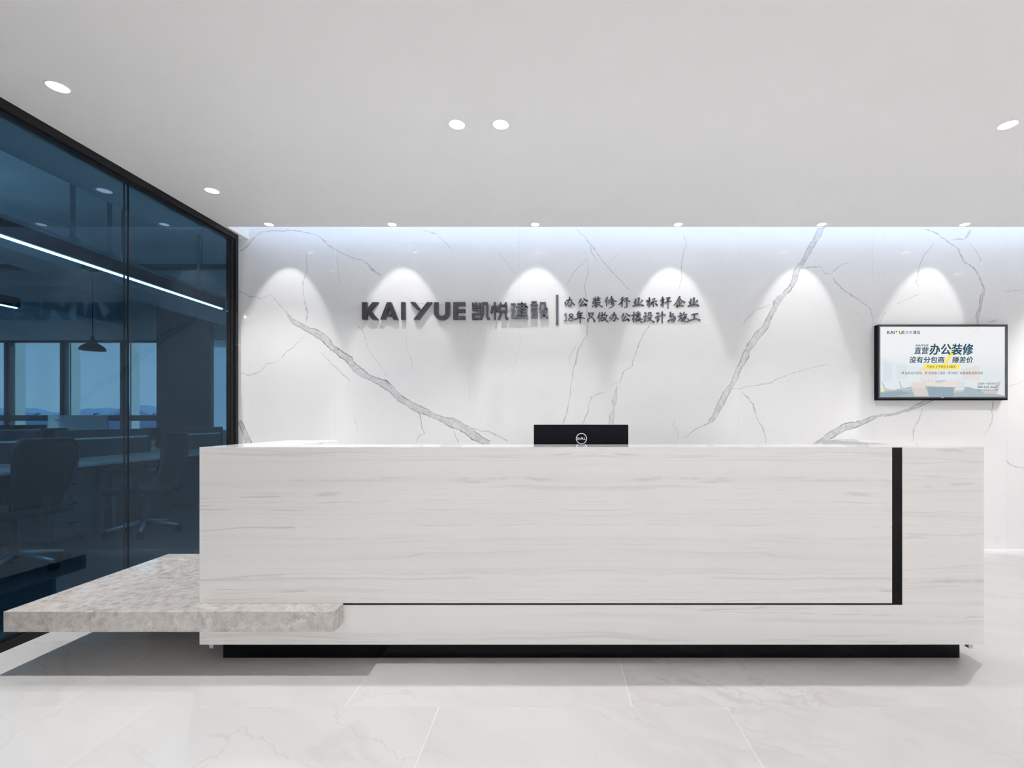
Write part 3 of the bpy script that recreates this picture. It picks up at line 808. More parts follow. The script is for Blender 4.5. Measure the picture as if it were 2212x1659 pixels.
# little pot plant on the desk in the gap between the screens
e = empty('potted_plant', (X_(332, 148), Y_(148), 0.75)); tag(e, 'small pot with yellow-green leaves between two desk screens', 'plant')
bm = bmesh.new(); lathe(bm, [(0.0, 0), (0.028, 0), (0.036, 0.05), (0.030, 0.052), (0.0, 0.048)], (e.location.x, e.location.y, 0.75), 16); link('pot', bm, M['pot'], e)
bm = bmesh.new(); random.seed(3)
for k in range(26):
    a = random.uniform(0, 6.28); h = random.uniform(0.03, 0.11); r_ = random.uniform(0.015, 0.045)
    c_ = Vector((e.location.x, e.location.y, 0.80)); tip = c_ + Vector((r_*math.cos(a), r_*math.sin(a), h)); sd = Vector((-math.sin(a), math.cos(a), 0))*0.012
    mid = (c_ + tip)/2 + Vector((0, 0, 0.01)); v = [bm.verts.new(q) for q in (c_, mid + sd, tip, mid - sd)]; bm.faces.new(v)
link('leaves', bm, M['leaf'], e)['kind'] = 'stuff'

# outside: ground, hills, tower
def hill(name, y, x0, x1, base, amp, seed, m, label):
    random.seed(seed); bm = bmesh.new(); n = 90; ph = [random.uniform(0, 6) for _ in range(6)]
    top = []; 
    def hgt(t): return base + amp*(0.5 + 0.28*math.sin(t*5 + ph[0]) + 0.16*math.sin(t*13 + ph[1]) + 0.07*math.sin(t*31 + ph[2]) + 0.03*math.sin(t*77 + ph[3]))
    rows = []
    for dy, k in ((0, -0.6), (y*0.03, 0.55), (y*0.08, 1.0), (y*0.16, 0.6), (y*0.25, -0.6)):
        rows.append([bm.verts.new((x0 + (x1-x0)*i/n, y + dy, (-60 + (hgt(i/n*6) + 60)*k) if k > 0 else -60)) for i in range(n+1)])
    for a, b in zip(rows, rows[1:]):
        for i in range(n):
            f = bm.faces.new((a[i], a[i+1], b[i+1], b[i])); f.smooth = True
    o = link(name, bm, M[m]); o['kind'] = 'structure'; o['label'] = label; o['category'] = 'hill'
hill('hill', 900, -1400, -100, -2, 22, 4, 'hill', 'low blue hills on the horizon')
hill('hill', 1700, -2600, 0, 22, 36, 9, 'hill_far', 'paler hills behind the first ridge')
struct(box('ground', -3000, 3000, 25, 2500, -62, -60, M['ground_out']), 'hazy plain far below the windows', 'ground')

# ------------------------------------------------------------------ reception desk
SD = 440.0; YD = Y_(SD)
xL, xRt = X_(431, SD), X_(2125.5, SD)
zT, zB = Z_(966, SD), Z_(1392.5, SD)
zG0, zG1 = Z_(1307, SD), Z_(1303, SD)
xS0, xS1 = X_(1927, SD), X_(1949.5, SD)
seam = X_(1281, SD)
YL = Y_(396.0)                       # back of the front ledge
YWL, YWR = Y_(331.0), Y_(314.0)      # back of left and right wing
desk = empty('reception_desk', ((xL + xRt)/2, YD, 0))
tag(desk, 'long white streaked marble reception desk with black inlay strip', 'reception desk')
th = 0.02
box('front_panel', xL, seam, YD, YD + th, zG1, zT, M['desk_stone'], desk)
box('front_panel', seam, xS0, YD, YD + th, zG1, zT, M['desk_stone'], desk)
bm = bmesh.new()                     # black recess behind strip and groove
addbox(bm, xS0, xS1, YD + 0.004, YD + 0.014, zG0, zT - 0.003)
addbox(bm, X_(737, SD), xS0, YD + 0.004, YD + 0.014, zG0, zG1)
o = link('inlay_strip', bm, M['black_gloss'], desk); o['label'] = 'black gloss inlay strip'
seam2 = X_(1193, SD)
box('lower_panel', xL, seam2, YD, YD + th, zB, zG0, M['desk_stone2'], desk)
box('lower_panel', seam2, xS1, YD, YD + th, zB, zG0, M['desk_stone2'], desk)
box('end_panel', xS1, xRt, YD, YD + th, zB, zT, M['desk_stone2'], desk, 0.0012)
# carcass
bm = bmesh.new()
addbox(bm, xL + th, xRt - th, YD + th, YD + th + 0.02, zB + 0.005, zT - 0.02)
link('carcass', bm, M['black_matt'], desk)
box('side_panel', xL, xL + th, YD + th, YWL, zB, zT - 0.012, M['desk_stone2'], desk, 0.001)
box('side_panel', xRt - th, xRt, YD + th, YWR, zB, zT - 0.012, M['desk_stone2'], desk, 0.001)
# quartz tops
M['quartz'] = simple('white_quartz', c4(0.83, 0.83, 0.835), 0.06, var=0.015, scale=4, spec=0.6)
tq = 0.012
# grey-veined top of the ledge and wings
def top_mat():
    t = NT('veined_quartz_top'); co = t.coord()
    n = t.noise(t.vmath('MULTIPLY', co, (1.2, 3.0, 1.0)), 1.6, 6, 0.6, 0.8)
    v_ = t.mapr(t.math('ABSOLUTE', t.math('SUBTRACT', n, 0.5)), 0.0, 0.03, 1.0, 0.0)
    t.bsdf(t.mix(t.math('MULTIPLY', v_, 0.35), c4(0.83, 0.83, 0.835), c4(0.5, 0.5, 0.53)), 0.05, spec=0.6); return t.m
M['top'] = top_mat()
box('ledge_top', xL, xRt, YD + th, YL, zT - tq, zT, M['top'], desk, 0.001)
xWi, xWr = X_(637, 396), X_(1928, 396)
box('wing_top', xL, xWi, YL, YWL, zT - tq, zT, M['top'], desk, 0.001)
box('wing_top', xWr, xRt, YL, YWR, zT - tq, zT, M['top'], desk, 0.001)
bm = bmesh.new()
addbox(bm, xL + th, xRt - th, YL - 0.02, YL, 0.70, zT - tq)
addbox(bm, xWi - 0.02, xWi, YL, YWL, 0.2, zT - tq); addbox(bm, xWr, xWr + 0.02, YL, YWR, 0.2, zT - tq)
addbox(bm, xL + th, xWi - 0.02, YWL - 0.02, YWL, zB, zT - tq); addbox(bm, xWr + 0.02, xRt - th, YWR - 0.02, YWR, zB, zT - tq)
link('inner_panel', bm, M['quartz'], desk)
box('worktop', xWi, xWr, YL, YD + 0.80, 0.72, 0.75, M['quartz'], desk, 0.003)
bm = bmesh.new()
for q in (-0.9, 0.15, 0.95): addbox(bm, q, q + 0.03, YL, YD + 0.76, 0.10, 0.72)
link('worktop_support', bm, M['quartz'], desk)
# plinth, LED channel, brackets
SP = 430.0; YPl = Y_(SP)
box('plinth', X_(482, SP), X_(1771, SP) - 0.0006, YPl, YD + 0.74, 0, zB, M['black_gloss'], desk, 0.001)
box('plinth', X_(1771, SP) + 0.0006, X_(2073, SP), YPl, YD + 0.74, 0, zB, M['black_gloss'], desk, 0.001)
s2 = 434.0
box('light_channel', X_(462, s2), X_(2092, s2), Y_(s2), Y_(s2) + 0.022, zB - 0.010, zB, M['black_metal'], desk)
for a, b in ((452, 461), (2092, 2101)):
    o = box('channel_end_cap', X_(a, s2), X_(b, s2), Y_(s2) - 0.002, Y_(s2) + 0.024, Z_(1400.5, s2), zB + 0.001, M['alu'], desk, 0.002)
    o['label'] = 'small aluminium end cap'

# ------------------------------------------------------------------ bench
SBn = 460.0; YBn = Y_(SBn); zb1, zb0 = Z_(1319, SBn), Z_(1365.5, SBn)
zb1 = min(zb1, zG1 + 0.0)
xb0, xb1 = X_(7, SBn), X_(721, SBn)
bench = empty('stone_bench', ((xb0+xb1)/2, YBn, zb0)); tag(bench, 'low grey-beige marble slab bench running through the left end of the desk', 'bench')
YBb = Y_(322.0)
def slab(name, x0, x1, y0, y1, z0, z1):
    return box(name, x0, x1, y0, y1, z0, z1, M['breccia'], bench, 0.0025)
slab('slab', xb0, X_(194, SBn) - 0.0004, YBn, YBb, zb0, zb1)
slab('slab', X_(194, SBn) + 0.0004, xL, YBn, YBb, zb0, zb1)
slab('slab', xL, xb1, YBn, YD, zb0, zb1)
box('support', xb0 + 0.12, xL - 0.02, YBb - 0.30, YBb - 0.08, 0, zb0, M['black_matt'], bench)  # hidden support, widened and black to keep light off the floor below
box('support', xb0 + 0.95, xL + 0.02, YBb - 0.6, YBb - 0.28, 0.10, zb0, M['black_matt'], bench)

# ------------------------------------------------------------------ monitor on the worktop
sm = 379.0; Ym = Y_(sm)
mon = empty('computer_monitor', (X_(1255, sm), Ym, 0.75)); tag(mon, 'back of a black computer monitor with round silver logo behind the desk', 'monitor')
mz1, mz0 = Z_(917.5, sm), Z_(917.5, sm) - 0.33
x0, x1 = X_(1153, sm), X_(1357.5, sm)
box('housing', x0, x1, Ym, Ym + 0.025, mz0, mz1, M['housing'], mon, 0.003)
box('screen', x0 + 0.008, x1 - 0.008, Ym + 0.025, Ym + 0.027, mz0 + 0.015, mz1 - 0.008, M['black_gloss'], mon)
bm = bmesh.new(); cxm, czm = X_(1256, sm), Z_(947.5, sm); n = 48; ro, ri = 12/sm, 10.2/sm
vo_ = []; 
for k in range(n):
    a = 2*math.pi*k/n
    vo_.append([bm.verts.new((cxm + q[0]*math.cos(a), q[1], czm + q[0]*math.sin(a))) for q in ((ro, Ym - 0.002), (ri, Ym - 0.002), (ro, Ym), (ri, Ym))])
for k in range(n):
    a, b = vo_[k], vo_[(k+1) % n]
    bm.faces.new((a[0], b[0], b[1], a[1])); bm.faces.new((a[2], b[2], b[0], a[0])); bm.faces.new((a[1], b[1], b[3], a[3]))
link('logo_ring', bm, M['alu'], mon)
bm = bmesh.new()
def mp(x, z): return (cxm + (x - 1078)/6.91/sm, czm - (z - 466)/6.91/sm)    # px in the 6.91x crop
def st(pts, wd): ribbon(bm, [mp(*q) for q in pts], wd/6.91/sm, Ym - 0.002, Ym)
st([(1025,448),(1025,484)], 11); st([(1020,450),(1040,452),(1048,466),(1040,481),(1020,483)], 9)
st([(1060,466),(1074,455),(1088,444)], 7); st([(1062,474),(1076,463),(1092,452)], 5); st([(1066,482),(1080,471),(1094,460)], 7); st([(1060,466),(1068,484)], 6)
st([(1100,448),(1100,481),(1118,481)], 9); st([(1124,448),(1124,481),(1141,481)], 9)
link('logo_lettering', bm, M['alu'], mon)
bm = bmesh.new(); addbox(bm, cxm - 0.03, cxm + 0.03, Ym + 0.028, Ym + 0.05, 0.755, mz0 + 0.15); addbox(bm, cxm - 0.03, cxm + 0.03, Ym + 0.0, Ym + 0.05, 0.755, mz0)
link('stand', bm, M['alu'], mon)
box('foot', cxm - 0.11, cxm + 0.11, Ym - 0.05, Ym + 0.13, 0.75, 0.762, M['alu'], mon, 0.004)

# ------------------------------------------------------------------ wall lettering
LT = 0.034
YF = YW - LT; SL = F / YF           # face plane of the letters
def q1(x, z): return (X_(760 + x/5.027, SL), Z_(600 + z/5.027, SL))
def q5(x, z): return (X_(1000 + x/11.06, SL), Z_(640 + z/11.06, SL))
name_sign = empty('name_sign', (X_(985, SL), YW, Z_(690, SL)))
tag(name_sign, 'raised dark metal company name in Latin and Chinese characters on the marble', 'sign')
def letter(polys, mp_, mat='letter_metal', th_=0.020, label=None):
    bm = bmesh.new()
    for p in polys: prism(bm, [mp_(*a) for a in p], YF, YW + 0.0005)
    for f in bm.faces: f.material_index = 0
    bmesh.ops.recalc_face_normals(bm, faces=bm.faces)
    for f in bm.faces:
        f.material_index = 0 if abs(f.normal.y) > 0.9 else 1
    o = link('letter', bm, [M[mat], M['letter_side']], name_sign)
    if label: o['label'] = label
    return o
letter([[(109,264),(163,264),(163,452),(109,452)], [(163,338),(222,264),(285,264),(205,357),(285,452),(222,452),(163,380)]], q1)
letter([[(308,452),(380,264),(403,264),(403,326),(388,386),(420,386),(403,326),(403,264),(425,264),(500,452),(447,452),(432,418),(374,418),(360,452)]], q1) if False else \
letter([[(308,452),(380,264),(403,264),(403,322),(360,452)], [(403,264),(425,264),(500,452),(447,452),(403,322)], [(386,386),(420,386),(432,418),(374,418)]], q1)
letter([[(534,264),(577,264),(577,452),(534,452)]], q1)
letter([[(630,264),(688,264),(750,345),(706,345)], [(815,264),(870,264),(728,452),(670,452)]], q1)
def arc_poly():
    out = [(890,264),(938,264),(938,375)]
    for k in range(1, 12):
        a = math.pi - math.pi*k/12; out.append((976 + 38*math.cos(a), 375 + 42*math.sin(a)))
    out += [(1014,375),(1014,264),(1063,264),(1063,375)]
    return out
L_ = [(890,264),(938,264),(938,375),(890,375)]; R_ = [(1014,264),(1063,264),(1063,375),(1014,375)]
segs = []
for k in range(14):
    a0, a1 = math.pi - math.pi*k/14, math.pi - math.pi*(k+1)/14
    segs.append([(976.5 + 86.5*math.cos(a0), 373 + 85*math.sin(a0)), (976.5 + 86.5*math.cos(a1), 373 + 85*math.sin(a1)), (976.5 + 38*math.cos(a1), 373 + 40*math.sin(a1)), (976.5 + 38*math.cos(a0), 373 + 40*math.sin(a0))])
letter([L_, R_] + segs, q1)
letter([[(1100,264),(1147,264),(1147,452),(1100,452)], [(1147,264),(1230,264),(1230,302),(1147,302)], [(1147,340),(1230,340),(1230,376),(1147,376)], [(1147,415),(1230,415),(1230,452),(1147,452)]], q1)
def R4(x0, x1, z0, z1): return [(x0, z0), (x1, z0), (x1, z1), (x0, z1)]
# kai
letter([R4(215,258,150,285), R4(290,332,140,285), R4(372,415,150,285), R4(258,290,243,285), R4(332,372,243,285),
        R4(215,415,295,338), R4(372,415,338,400), R4(215,415,400,443), R4(215,262,443,505), R4(215,385,508,553),
        R4(445,495,140,400), [(445,400),(495,400),(450,553),(402,553)], R4(495,550,135,180), [(550,135),(585,138),(600,165),(600,490),(550,490)], [(550,490),(600,490),(605,505),(635,505),(635,553),(575,553)]], q5)
# yue
letter([R4(735,778,135,553), [(683,225),(722,225),(697,405),(655,395)], R4(785,832,225,370),
        [(870,140),(912,140),(938,200),(895,200)], [(1010,140),(1050,140),(1022,200),(980,200)],
        R4(852,1062,195,238), R4(852,897,238,340), R4(1017,1062,238,340), R4(852,1062,335,380),
        [(892,380),(935,380),(878,553),(832,553)], R4(1000,1040,380,500), [(1000,500),(1085,505),(1085,553),(1020,553)]], q5)
# jian (traditional set, brighter steel)
letter([[(1140,165),(1262,165),(1262,200),(1140,200)], [(1215,200),(1262,200),(1215,345),(1160,345),(1160,305),(1190,305)], [(1180,345),(1255,345),(1230,395),(1215,430),(1160,520),(1155,500),(1185,430),(1155,425)],
        [(1170,520),(1215,460),(1300,490),(1560,490),(1560,530),(1170,530)],
        R4(1300,1520,160,190), R4(1270,1555,228,262), R4(1300,1520,305,335), R4(1485,1520,190,305), R4(1300,1520,365,392), R4(1285,1540,430,460), R4(1390,1425,130,500)], q5, 'chrome')
# she (traditional)
letter([R4(1635,1760,115,148), R4(1612,1795,180,222), R4(1632,1770,262,298), R4(1632,1770,325,360), R4(1632,1785,390,425), R4(1632,1672,425,520), R4(1745,1785,425,520), R4(1672,1745,480,520),
        R4(1840,1985,135,175), [(1840,175),(1880,175),(1862,300),(1815,300)], R4(1945,1985,175,262), [(1945,262),(2022,262),(2022,300),(1945,300)],
        R4(1820,2022,325,362), [(1830,362),(1885,362),(1940,440),(2035,480),(2035,520),(1985,515),(1890,450)], [(1975,362),(2022,362),(1990,440),(1920,500),(1850,520),(1850,480),(1930,430)]], q5, 'chrome')

bar = box('divider_bar', X_(1201, SL), X_(1206, SL), YW - 0.012, YW + 0.0005, Z_(701, SL), Z_(635.5, SL), M['slogan'])
tag(bar, 'thin upright slate bar between company name and slogan', 'sign')

def text_mesh(s, bold=0.0, ext=0.0, shear=0.0):
    cu = bpy.data.curves.new('t', 'FONT'); cu.body = s; cu.size = 1.0; cu.offset = bold; cu.extrude = ext; cu.shear = shear
    cu.resolution_u = 4
    o = bpy.data.objects.new('t', cu); COL.objects.link(o)
    bpy.context.view_layer.update()
    dg = bpy.context.evaluated_depsgraph_get()
    me = bpy.data.meshes.new_from_object(o.evaluated_get(dg))
    bpy.data.objects.remove(o); bpy.data.curves.remove(cu)
    return me

def text_on(name, s, x0, x1, z0, z1, y, thick, mat, parent, bold=0.0, shear=0.0, rise=0.0, fitz=True):
    """fit lettering to the box x0..x1, z0..z1 on a plane facing -y"""
    me = text_mesh(s, 0.0, 0.5 if thick > 0 else 0.0, shear)
    if not me.vertices: return None
    for v in me.vertices: v.co.y += rise * v.co.x
    xs_ = [v.co.x for v in me.vertices]; ys_ = [v.co.y for v in me.vertices]
    ax, bx, ay, by = min(xs_), max(xs_), min(ys_), max(ys_)
    kx = (x1-x0)/(bx-ax); kz = (z1-z0)/(by-ay) if fitz else kx
    for v in me.vertices:
        X, Y, Zz = v.co
        v.co = (x0 + (X-ax)*kx, y - (Zz * thick if thick > 0 else 0.0), z0 + (Y-ay)*kz)
    me.update()
    if bold > 0:      # heavier weight: the outline laid again a hair to each side
        bm = bmesh.new(); bx_ = bold * kz
        for i, (ox_, oz_) in enumerate(((-1, -1), (1, -1), (-1, 1), (1, 1), (0, 0))):
            m2 = me.copy()
            for v in m2.vertices: v.co.x += ox_ * bx_; v.co.z += oz_ * bx_ * 0.8; v.co.y -= i * 0.000004
            bm.from_mesh(m2); bpy.data.meshes.remove(m2)
        bpy.data.meshes.remove(me); me = bm
    return link(name, me, mat, parent)

slogan = empty('slogan_sign', (X_(1365, SL), YW, Z_(665, SL)))
tag(slogan, 'two-line raised slate Chinese slogan right of the upright bar', 'sign')
def q6(x, z): return (X_(1210 + x/13.825, SL), Z_(630 + z/13.825, SL))
def q7(x, z): return (X_(1360 + x/13.406, SL), Z_(630 + z/13.406, SL))
def brush(strokes, mp_, kx):
    """brush character: strokes of (x, z, width) points drawn as smooth tapering ribbons"""
    bm = bmesh.new()
    for stt in strokes:
        P = [Vector((a[0], a[1], a[2])) for a in stt]
        pts = []
        for i in range(len(P)-1):                     # Catmull-Rom resample
            p0, p1, p2, p3 = P[max(i-1, 0)], P[i], P[i+1], P[min(i+2, len(P)-1)]
            for k in range(4):
                u = k/4; pts.append(0.5*((2*p1) + (p2-p0)*u + (2*p0-5*p1+4*p2-p3)*u*u + (3*p1-p0-3*p2+p3)*u**3))
        pts.append(P[-1])
        xy = [mp_(p.x, p.y) for p in pts]; ww = [max(p.z, 4)*1.28*kx for p in pts]
        ribbon(bm, xy, ww, YW - 0.010, YW + 0.0005)
        for (cx_, cz_), w_ in ((xy[0], ww[0]), (xy[-1], ww[-1])):
            prism(bm, [(cx_ + w_/2*math.cos(2*math.pi*k/10), cz_ + w_/2*math.sin(2*math.pi*k/10)) for k in range(10)], YW - 0.010, YW + 0.0005)
    link('character', bm, M['slogan'], slogan)
K6 = 1/13.825/SL; K7 = 1/13.406/SL
BAN = [[(185,245,18),(250,225,26),(340,225,30),(335,330,34),(290,410,40),(245,385,18)], [(285,150,34),(280,220,36),(235,320,36),(150,410,14)], [(155,300,36),(150,345,22)], [(355,300,22),(425,365,34)]]
GONG = [[(625,200,34),(600,265,36),(555,325,14)], [(705,165,14),(740,215,30),(815,250,38)], [(690,270,34),(640,340,36),(605,400,36),(690,385,34),(790,350,22)], [(730,335,24),(790,395,40)]]
ZHUANG = [[(995,190,20),(1035,225,24)], [(1055,145,24),(1055,290,26)], [(975,290,22),(1050,255,18)], [(1085,200,20),(1205,180,24)], [(1145,135,30),(1140,245,28)], [(1095,250,18),(1190,235,22)], [(985,335,20),(1100,305,20),(1210,295,22)], [(1085,310,28),(1030,390,26),(960,435,20)], [(1095,370,26),(1070,440,34),(1140,400,14)], [(1190,330,16),(1140,370,16)], [(1110,340,18),(1190,385,24),(1270,435,26)]]
XIU = [[(1420,150,34),(1390,220,34),(1350,290,20)], [(1410,230,26),(1400,400,24)], [(1465,220,20),(1465,345,18)], [(1550,130,34),(1530,210,28),(1480,260,14)], [(1520,195,22),(1590,190,30),(1560,250,24),(1500,300,14)], [(1560,220,18),(1620,250,24),(1690,265,22)], [(1590,280,24),(1530,325,14)], [(1605,315,26),(1530,375,14)], [(1615,350,24),(1590,410,24),(1465,480,10)]]
XING = [[(1880,155,34),(1840,210,34)], [(1895,215,32),(1850,290,36),(1765,365,22)], [(1860,290,32),(1858,420,24)], [(1935,185,16),(2025,175,34),(1960,245,12)], [(1935,270,14),(2000,240,24),(2095,270,26)], [(2000,290,30),(2010,370,34),(2000,435,30),(1930,450,14)]]
for cset, n_ in ((BAN, 0), (GONG, 0), (ZHUANG, 0), (XIU, 0), (XING, 0)): brush(cset, q6, K6)
YE = [[(195,200,34),(195,350,26)], [(285,165,40),(275,270,40),(268,370,36)], [(150,275,26),(175,345,22)], [(385,235,34),(320,310,16)], [(120,395,34),(260,365,30),(350,360,30),(415,385,36)]]
BIAO = [[(590,160,34),(590,410,28)], [(520,245,30),(620,225,24)], [(580,280,30),(530,370,22)], [(675,200,18),(750,180,30)], [(630,290,14),(720,255,22),(810,250,20)], [(700,280,34),(715,405,28)], [(655,320,28),(630,370,16)], [(775,325,22),(815,365,34)]]
GAN = [[(975,145,38),(990,290,30),(988,420,24)], [(920,235,30),(1020,200,24)], [(975,290,32),(925,370,24)], [(990,235,14),(1015,290,16)], [(1085,165,20),(1180,160,34),(1100,235,14)], [(1045,295,18),(1130,255,24),(1225,260,20)], [(1135,200,26),(1135,460,24)]]
QI = [[(1470,130,44),(1400,260,40),(1305,365,14)], [(1475,175,18),(1540,245,26),(1625,285,30)], [(1462,255,28),(1465,390,26)], [(1470,320,16),(1530,300,26)], [(1400,325,24),(1415,400,26)], [(1385,410,36),(1500,380,26),(1575,395,32)]]
YE2 = [[(p[0]+1605, p[1], p[2]) for p in q] for q in YE]
for cset in (YE, BIAO, GAN, QI, YE2): brush(cset, q7, K7)
ONE = [[(118,680,8),(160,650,14),(180,640,22),(180,850,26)], [(110,853,10),(215,853,10)]]
EIGHT = [[(325,645,16),(280,665,26),(275,700,28),(330,745,28),(385,790,26),(375,840,24),(325,857,16),(270,840,24),(265,790,24),(325,745,18),(380,705,24),(375,660,22),(325,645,16)]]
NIAN = [[(570,580,36),(510,660,26)], [(560,640,24),(665,615,34)], [(530,715,22),(650,690,24)], [(535,670,22),(530,770,22)], [(440,810,36),(570,765,30),(650,755,26),(740,785,22)], [(605,650,34),(605,910,30)]]
ZHI = [[(860,610,24),(885,720,34)], [(870,635,24),(990,625,42),(975,690,34),(900,740,22)], [(875,790,26),(830,810,30),(850,865,36)], [(880,775,16),(960,755,22),(1000,790,30),(1040,865,42)]]
ZUO = [[(1190,615,34),(1160,700,34),(1115,775,16)], [(1172,700,28),(1172,880,26)], [(1265,600,24),(1262,745,24)], [(1215,700,22),(1310,670,20)], [(1225,780,26),(1235,850,26),(1300,820,24),(1300,760,22),(1225,765,16)], [(1355,600,26),(1325,690,20)], [(1330,670,18),(1420,690,24)], [(1400,690,22),(1365,790,26),(1270,860,20)], [(1325,740,16),(1370,820,24),(1440,880,30)]]
BAN2 = [[(p[0]*0.92+1360, (p[1]-150)*0.98+600, p[2]*0.92) for p in q] for q in BAN]
GONG2 = [[(p[0]+1280, p[1]+450, p[2]) for p in q] for q in GONG]
for cset in (ONE, EIGHT, NIAN, ZHI, ZUO, BAN2, GONG2): brush(cset, q6, K6)
LOU = [[(140,575,24),(135,860,24)], [(85,670,28),(175,650,22)], [(140,710,28),(90,800,20)], [(200,590,18),(225,620,20)], [(265,560,28),(262,700,26)], [(315,590,26),(270,650,16)], [(190,665,20),(335,640,22)], [(215,680,20),(330,715,18)], [(250,710,30),(205,790,30),(290,820,24),(380,875,26)], [(170,775,20),(380,775,24)], [(320,740,28),(270,820,26),(190,850,18)]]
SHE = [[(460,585,26),(500,620,26)], [(425,710,26),(500,680,24),(470,760,26),(440,845,30),(510,790,14)], [(570,590,22),(565,660,22),(535,700,14)], [(570,595,18),(635,590,30),(630,660,24),(680,670,18)], [(535,745,14),(630,720,28),(600,800,24),(520,850,14)], [(550,750,14),(620,800,20),(735,860,30)]]
JI = [[(800,600,24),(865,610,36)], [(770,730,26),(850,690,30),(830,790,32),(830,850,26),(880,770,14)], [(880,690,16),(960,640,20),(1050,660,24)], [(965,570,34),(965,890,24)]]
YU = [[(1205,580,36),(1200,700,36)], [(1215,645,16),(1285,625,32)], [(1200,710,26),(1310,700,40),(1340,770,38),(1300,840,34),(1230,820,18)], [(1135,835,36),(1220,785,24),(1290,775,18)]]
SHI = [[(1485,595,24),(1520,625,28)], [(1430,700,24),(1555,655,20)], [(1510,680,26),(1480,780,26),(1420,835,14)], [(1510,740,16),(1550,750,26),(1530,840,26)], [(1605,580,28),(1570,660,18)], [(1590,645,18),(1680,640,24)], [(1570,740,20),(1660,700,30),(1650,760,22)], [(1620,690,22),(1615,800,20)], [(1575,740,22),(1575,830,26),(1640,850,22),(1730,840,22),(1715,760,18)]]
GNG = [[(1820,650,22),(1900,630,24),(1995,620,36)], [(1905,640,34),(1900,780,30)], [(1770,815,36),(1900,775,30),(1990,775,28),(2055,805,36)]]
for cset in (LOU, SHE, JI, YU, SHI, GNG): brush(cset, q7, K7)

# ------------------------------------------------------------------ wall display
ST = 238.4; YT = Y_(ST)
tv = empty('wall_display', (X_(2035, ST), YW, Z_(783, ST))); tag(tv, 'black framed wall screen showing an advertisement at right', 'display')
xa, xb_ = X_(1888, SW), X_(2177, ST)
box('housing', xa, xb_, YT, YW, Z_(864.5, ST), Z_(701, ST), M['housing'], tv, 0.003)
bm = bmesh.new(); a, b, c, d = X_(1898, ST), X_(2173.6, ST), Z_(860.5, ST), Z_(703.3, ST)
e_, f_, g_, h_ = X_(1900.6, ST), X_(2170, ST), Z_(856.8, ST), Z_(706.2, ST)
addbox(bm, a, e_, YT - 0.006, YT + 0.001, c, d); addbox(bm, f_, b, YT - 0.006, YT + 0.001, c, d)
addbox(bm, e_, f_, YT - 0.006, YT + 0.001, c, g_); addbox(bm, e_, f_, YT - 0.006, YT + 0.001, h_, d)
link('bezel', bm, M['bezel'], tv)
YSn = YT - 0.002
def grad_screen():
    t = NT('screen_picture'); co = t.coord('Object')
    s = t.n('ShaderNodeSeparateXYZ'); t.set(s.inputs[0], co)
    f = t.mapr(s.outputs[2], g_, h_, 0, 1, False)
    c1 = t.mix(t.mapr(f, 0.25, 0.75), srgb(222, 229, 233), srgb(237, 238, 240))
    em = t.n('ShaderNodeEmission'); t.set(em.inputs[0], c1); em.inputs[1].default_value = 1.0
    t.t.links.new(em.outputs[0], t.out.inputs[0]); return t.m
screen = box('screen', e_, f_, YSn, YT + 0.001, g_, h_, grad_screen(), tv)
EM = {}
def em_(rgb):
    if rgb not in EM: EM[rgb] = emis('screen_ink', srgb(*rgb))
    return EM[rgb]
def q3(x, z): return (X_(1880 + x/7.135, ST), Z_(690 + z/7.135, ST))
lay = [0]
def flat(pts, rgb, name='picture_shape'):
    lay[0] += 1; y = YSn - 0.0002 - 0.00003*lay[0]
    bm = bmesh.new(); vs = [bm.verts.new((q3(*p)[0], y, q3(*p)[1])) for p in pts]
    f = bm.faces.new(vs); f.normal_update(); bmesh.ops.triangulate(bm, faces=[f]); link(name, bm, em_(rgb), screen)
flat([(150,600),(760,745),(760,945),(150,1100)], (224,230,235))
flat([(200,660),(330,680),(330,930),(200,960)], (215,223,232))
flat([(400,690),(560,715),(560,900),(400,930)], (216,226,229))
flat([(760,745),(1010,800),(1010,935),(760,945)], (227,223,222))
flat([(1420,760),(1680,710),(1680,940),(1420,935)], (227,221,218))
flat([(1050,820),(1335,820),(1335,915),(1050,915)], (224,231,236))
flat([(150,1120),(620,1040),(900,1020),(1500,1040),(2060,1175),(2060,1185),(150,1185)], (168,184,192))
flat([(160,1140),(420,1100),(640,1140),(400,1180),(160,1180)], (150,170,180))
flat([(880,1045),(1280,1045),(1280,1185),(900,1185)], (150,168,182))
flat([(780,950),(1330,940),(1440,1010),(1280,1045),(850,1025)], (231,220,214))
flat([(640,965),(840,975),(850,1050),(900,1185),(690,1185),(625,1060)], (214,206,202))
flat([(640,965),(840,975),(850,1060),(635,1050)], (224,215,208))
flat([(1350,950),(1470,970),(1440,1090),(1290,1090)], (216,222,224))
flat([(1290,1090),(1440,1090),(1420,1120),(1275,1130)], (198,194,194))
flat([(170,950),(180,950),(230,1060),(300,1080),(430,1085),(400,1100),(210,1100)], (190,196,202))
flat([(435,950),(447,950),(490,1050),(560,1065),(620,1070),(600,1095),(470,1085)], (192,198,204))
flat([(1690,1090),(1900,1100),(1960,960),(2005,960),(1960,1140),(1760,1145)], (206,198,196))
flat([(1000,940),(1180,935),(1100,975),(1000,980)], (196,204,206))
for k in range(4): flat([(790+45*k,930),(800+45*k,930),(815+45*k,965),(805+45*k,965)], (200,200,206))
flat([(145,1050),(185,1075),(180,1110),(145,1105)], (238,232,130))
flat([(1245,480),(1310,490),(1175,690),(1390,690),(1355,768),(800,770),(830,690),(1125,690)], (247,229,110), 'yellow_banner')
for x0_ in (1490, 1545): flat([(x0_,125),(x0_+8,125),(x0_-36,190),(x0_-42,190)], (238,232,140))
flat([(1660,125),(1672,125),(1600,218),(1590,218)], (240,230,130))
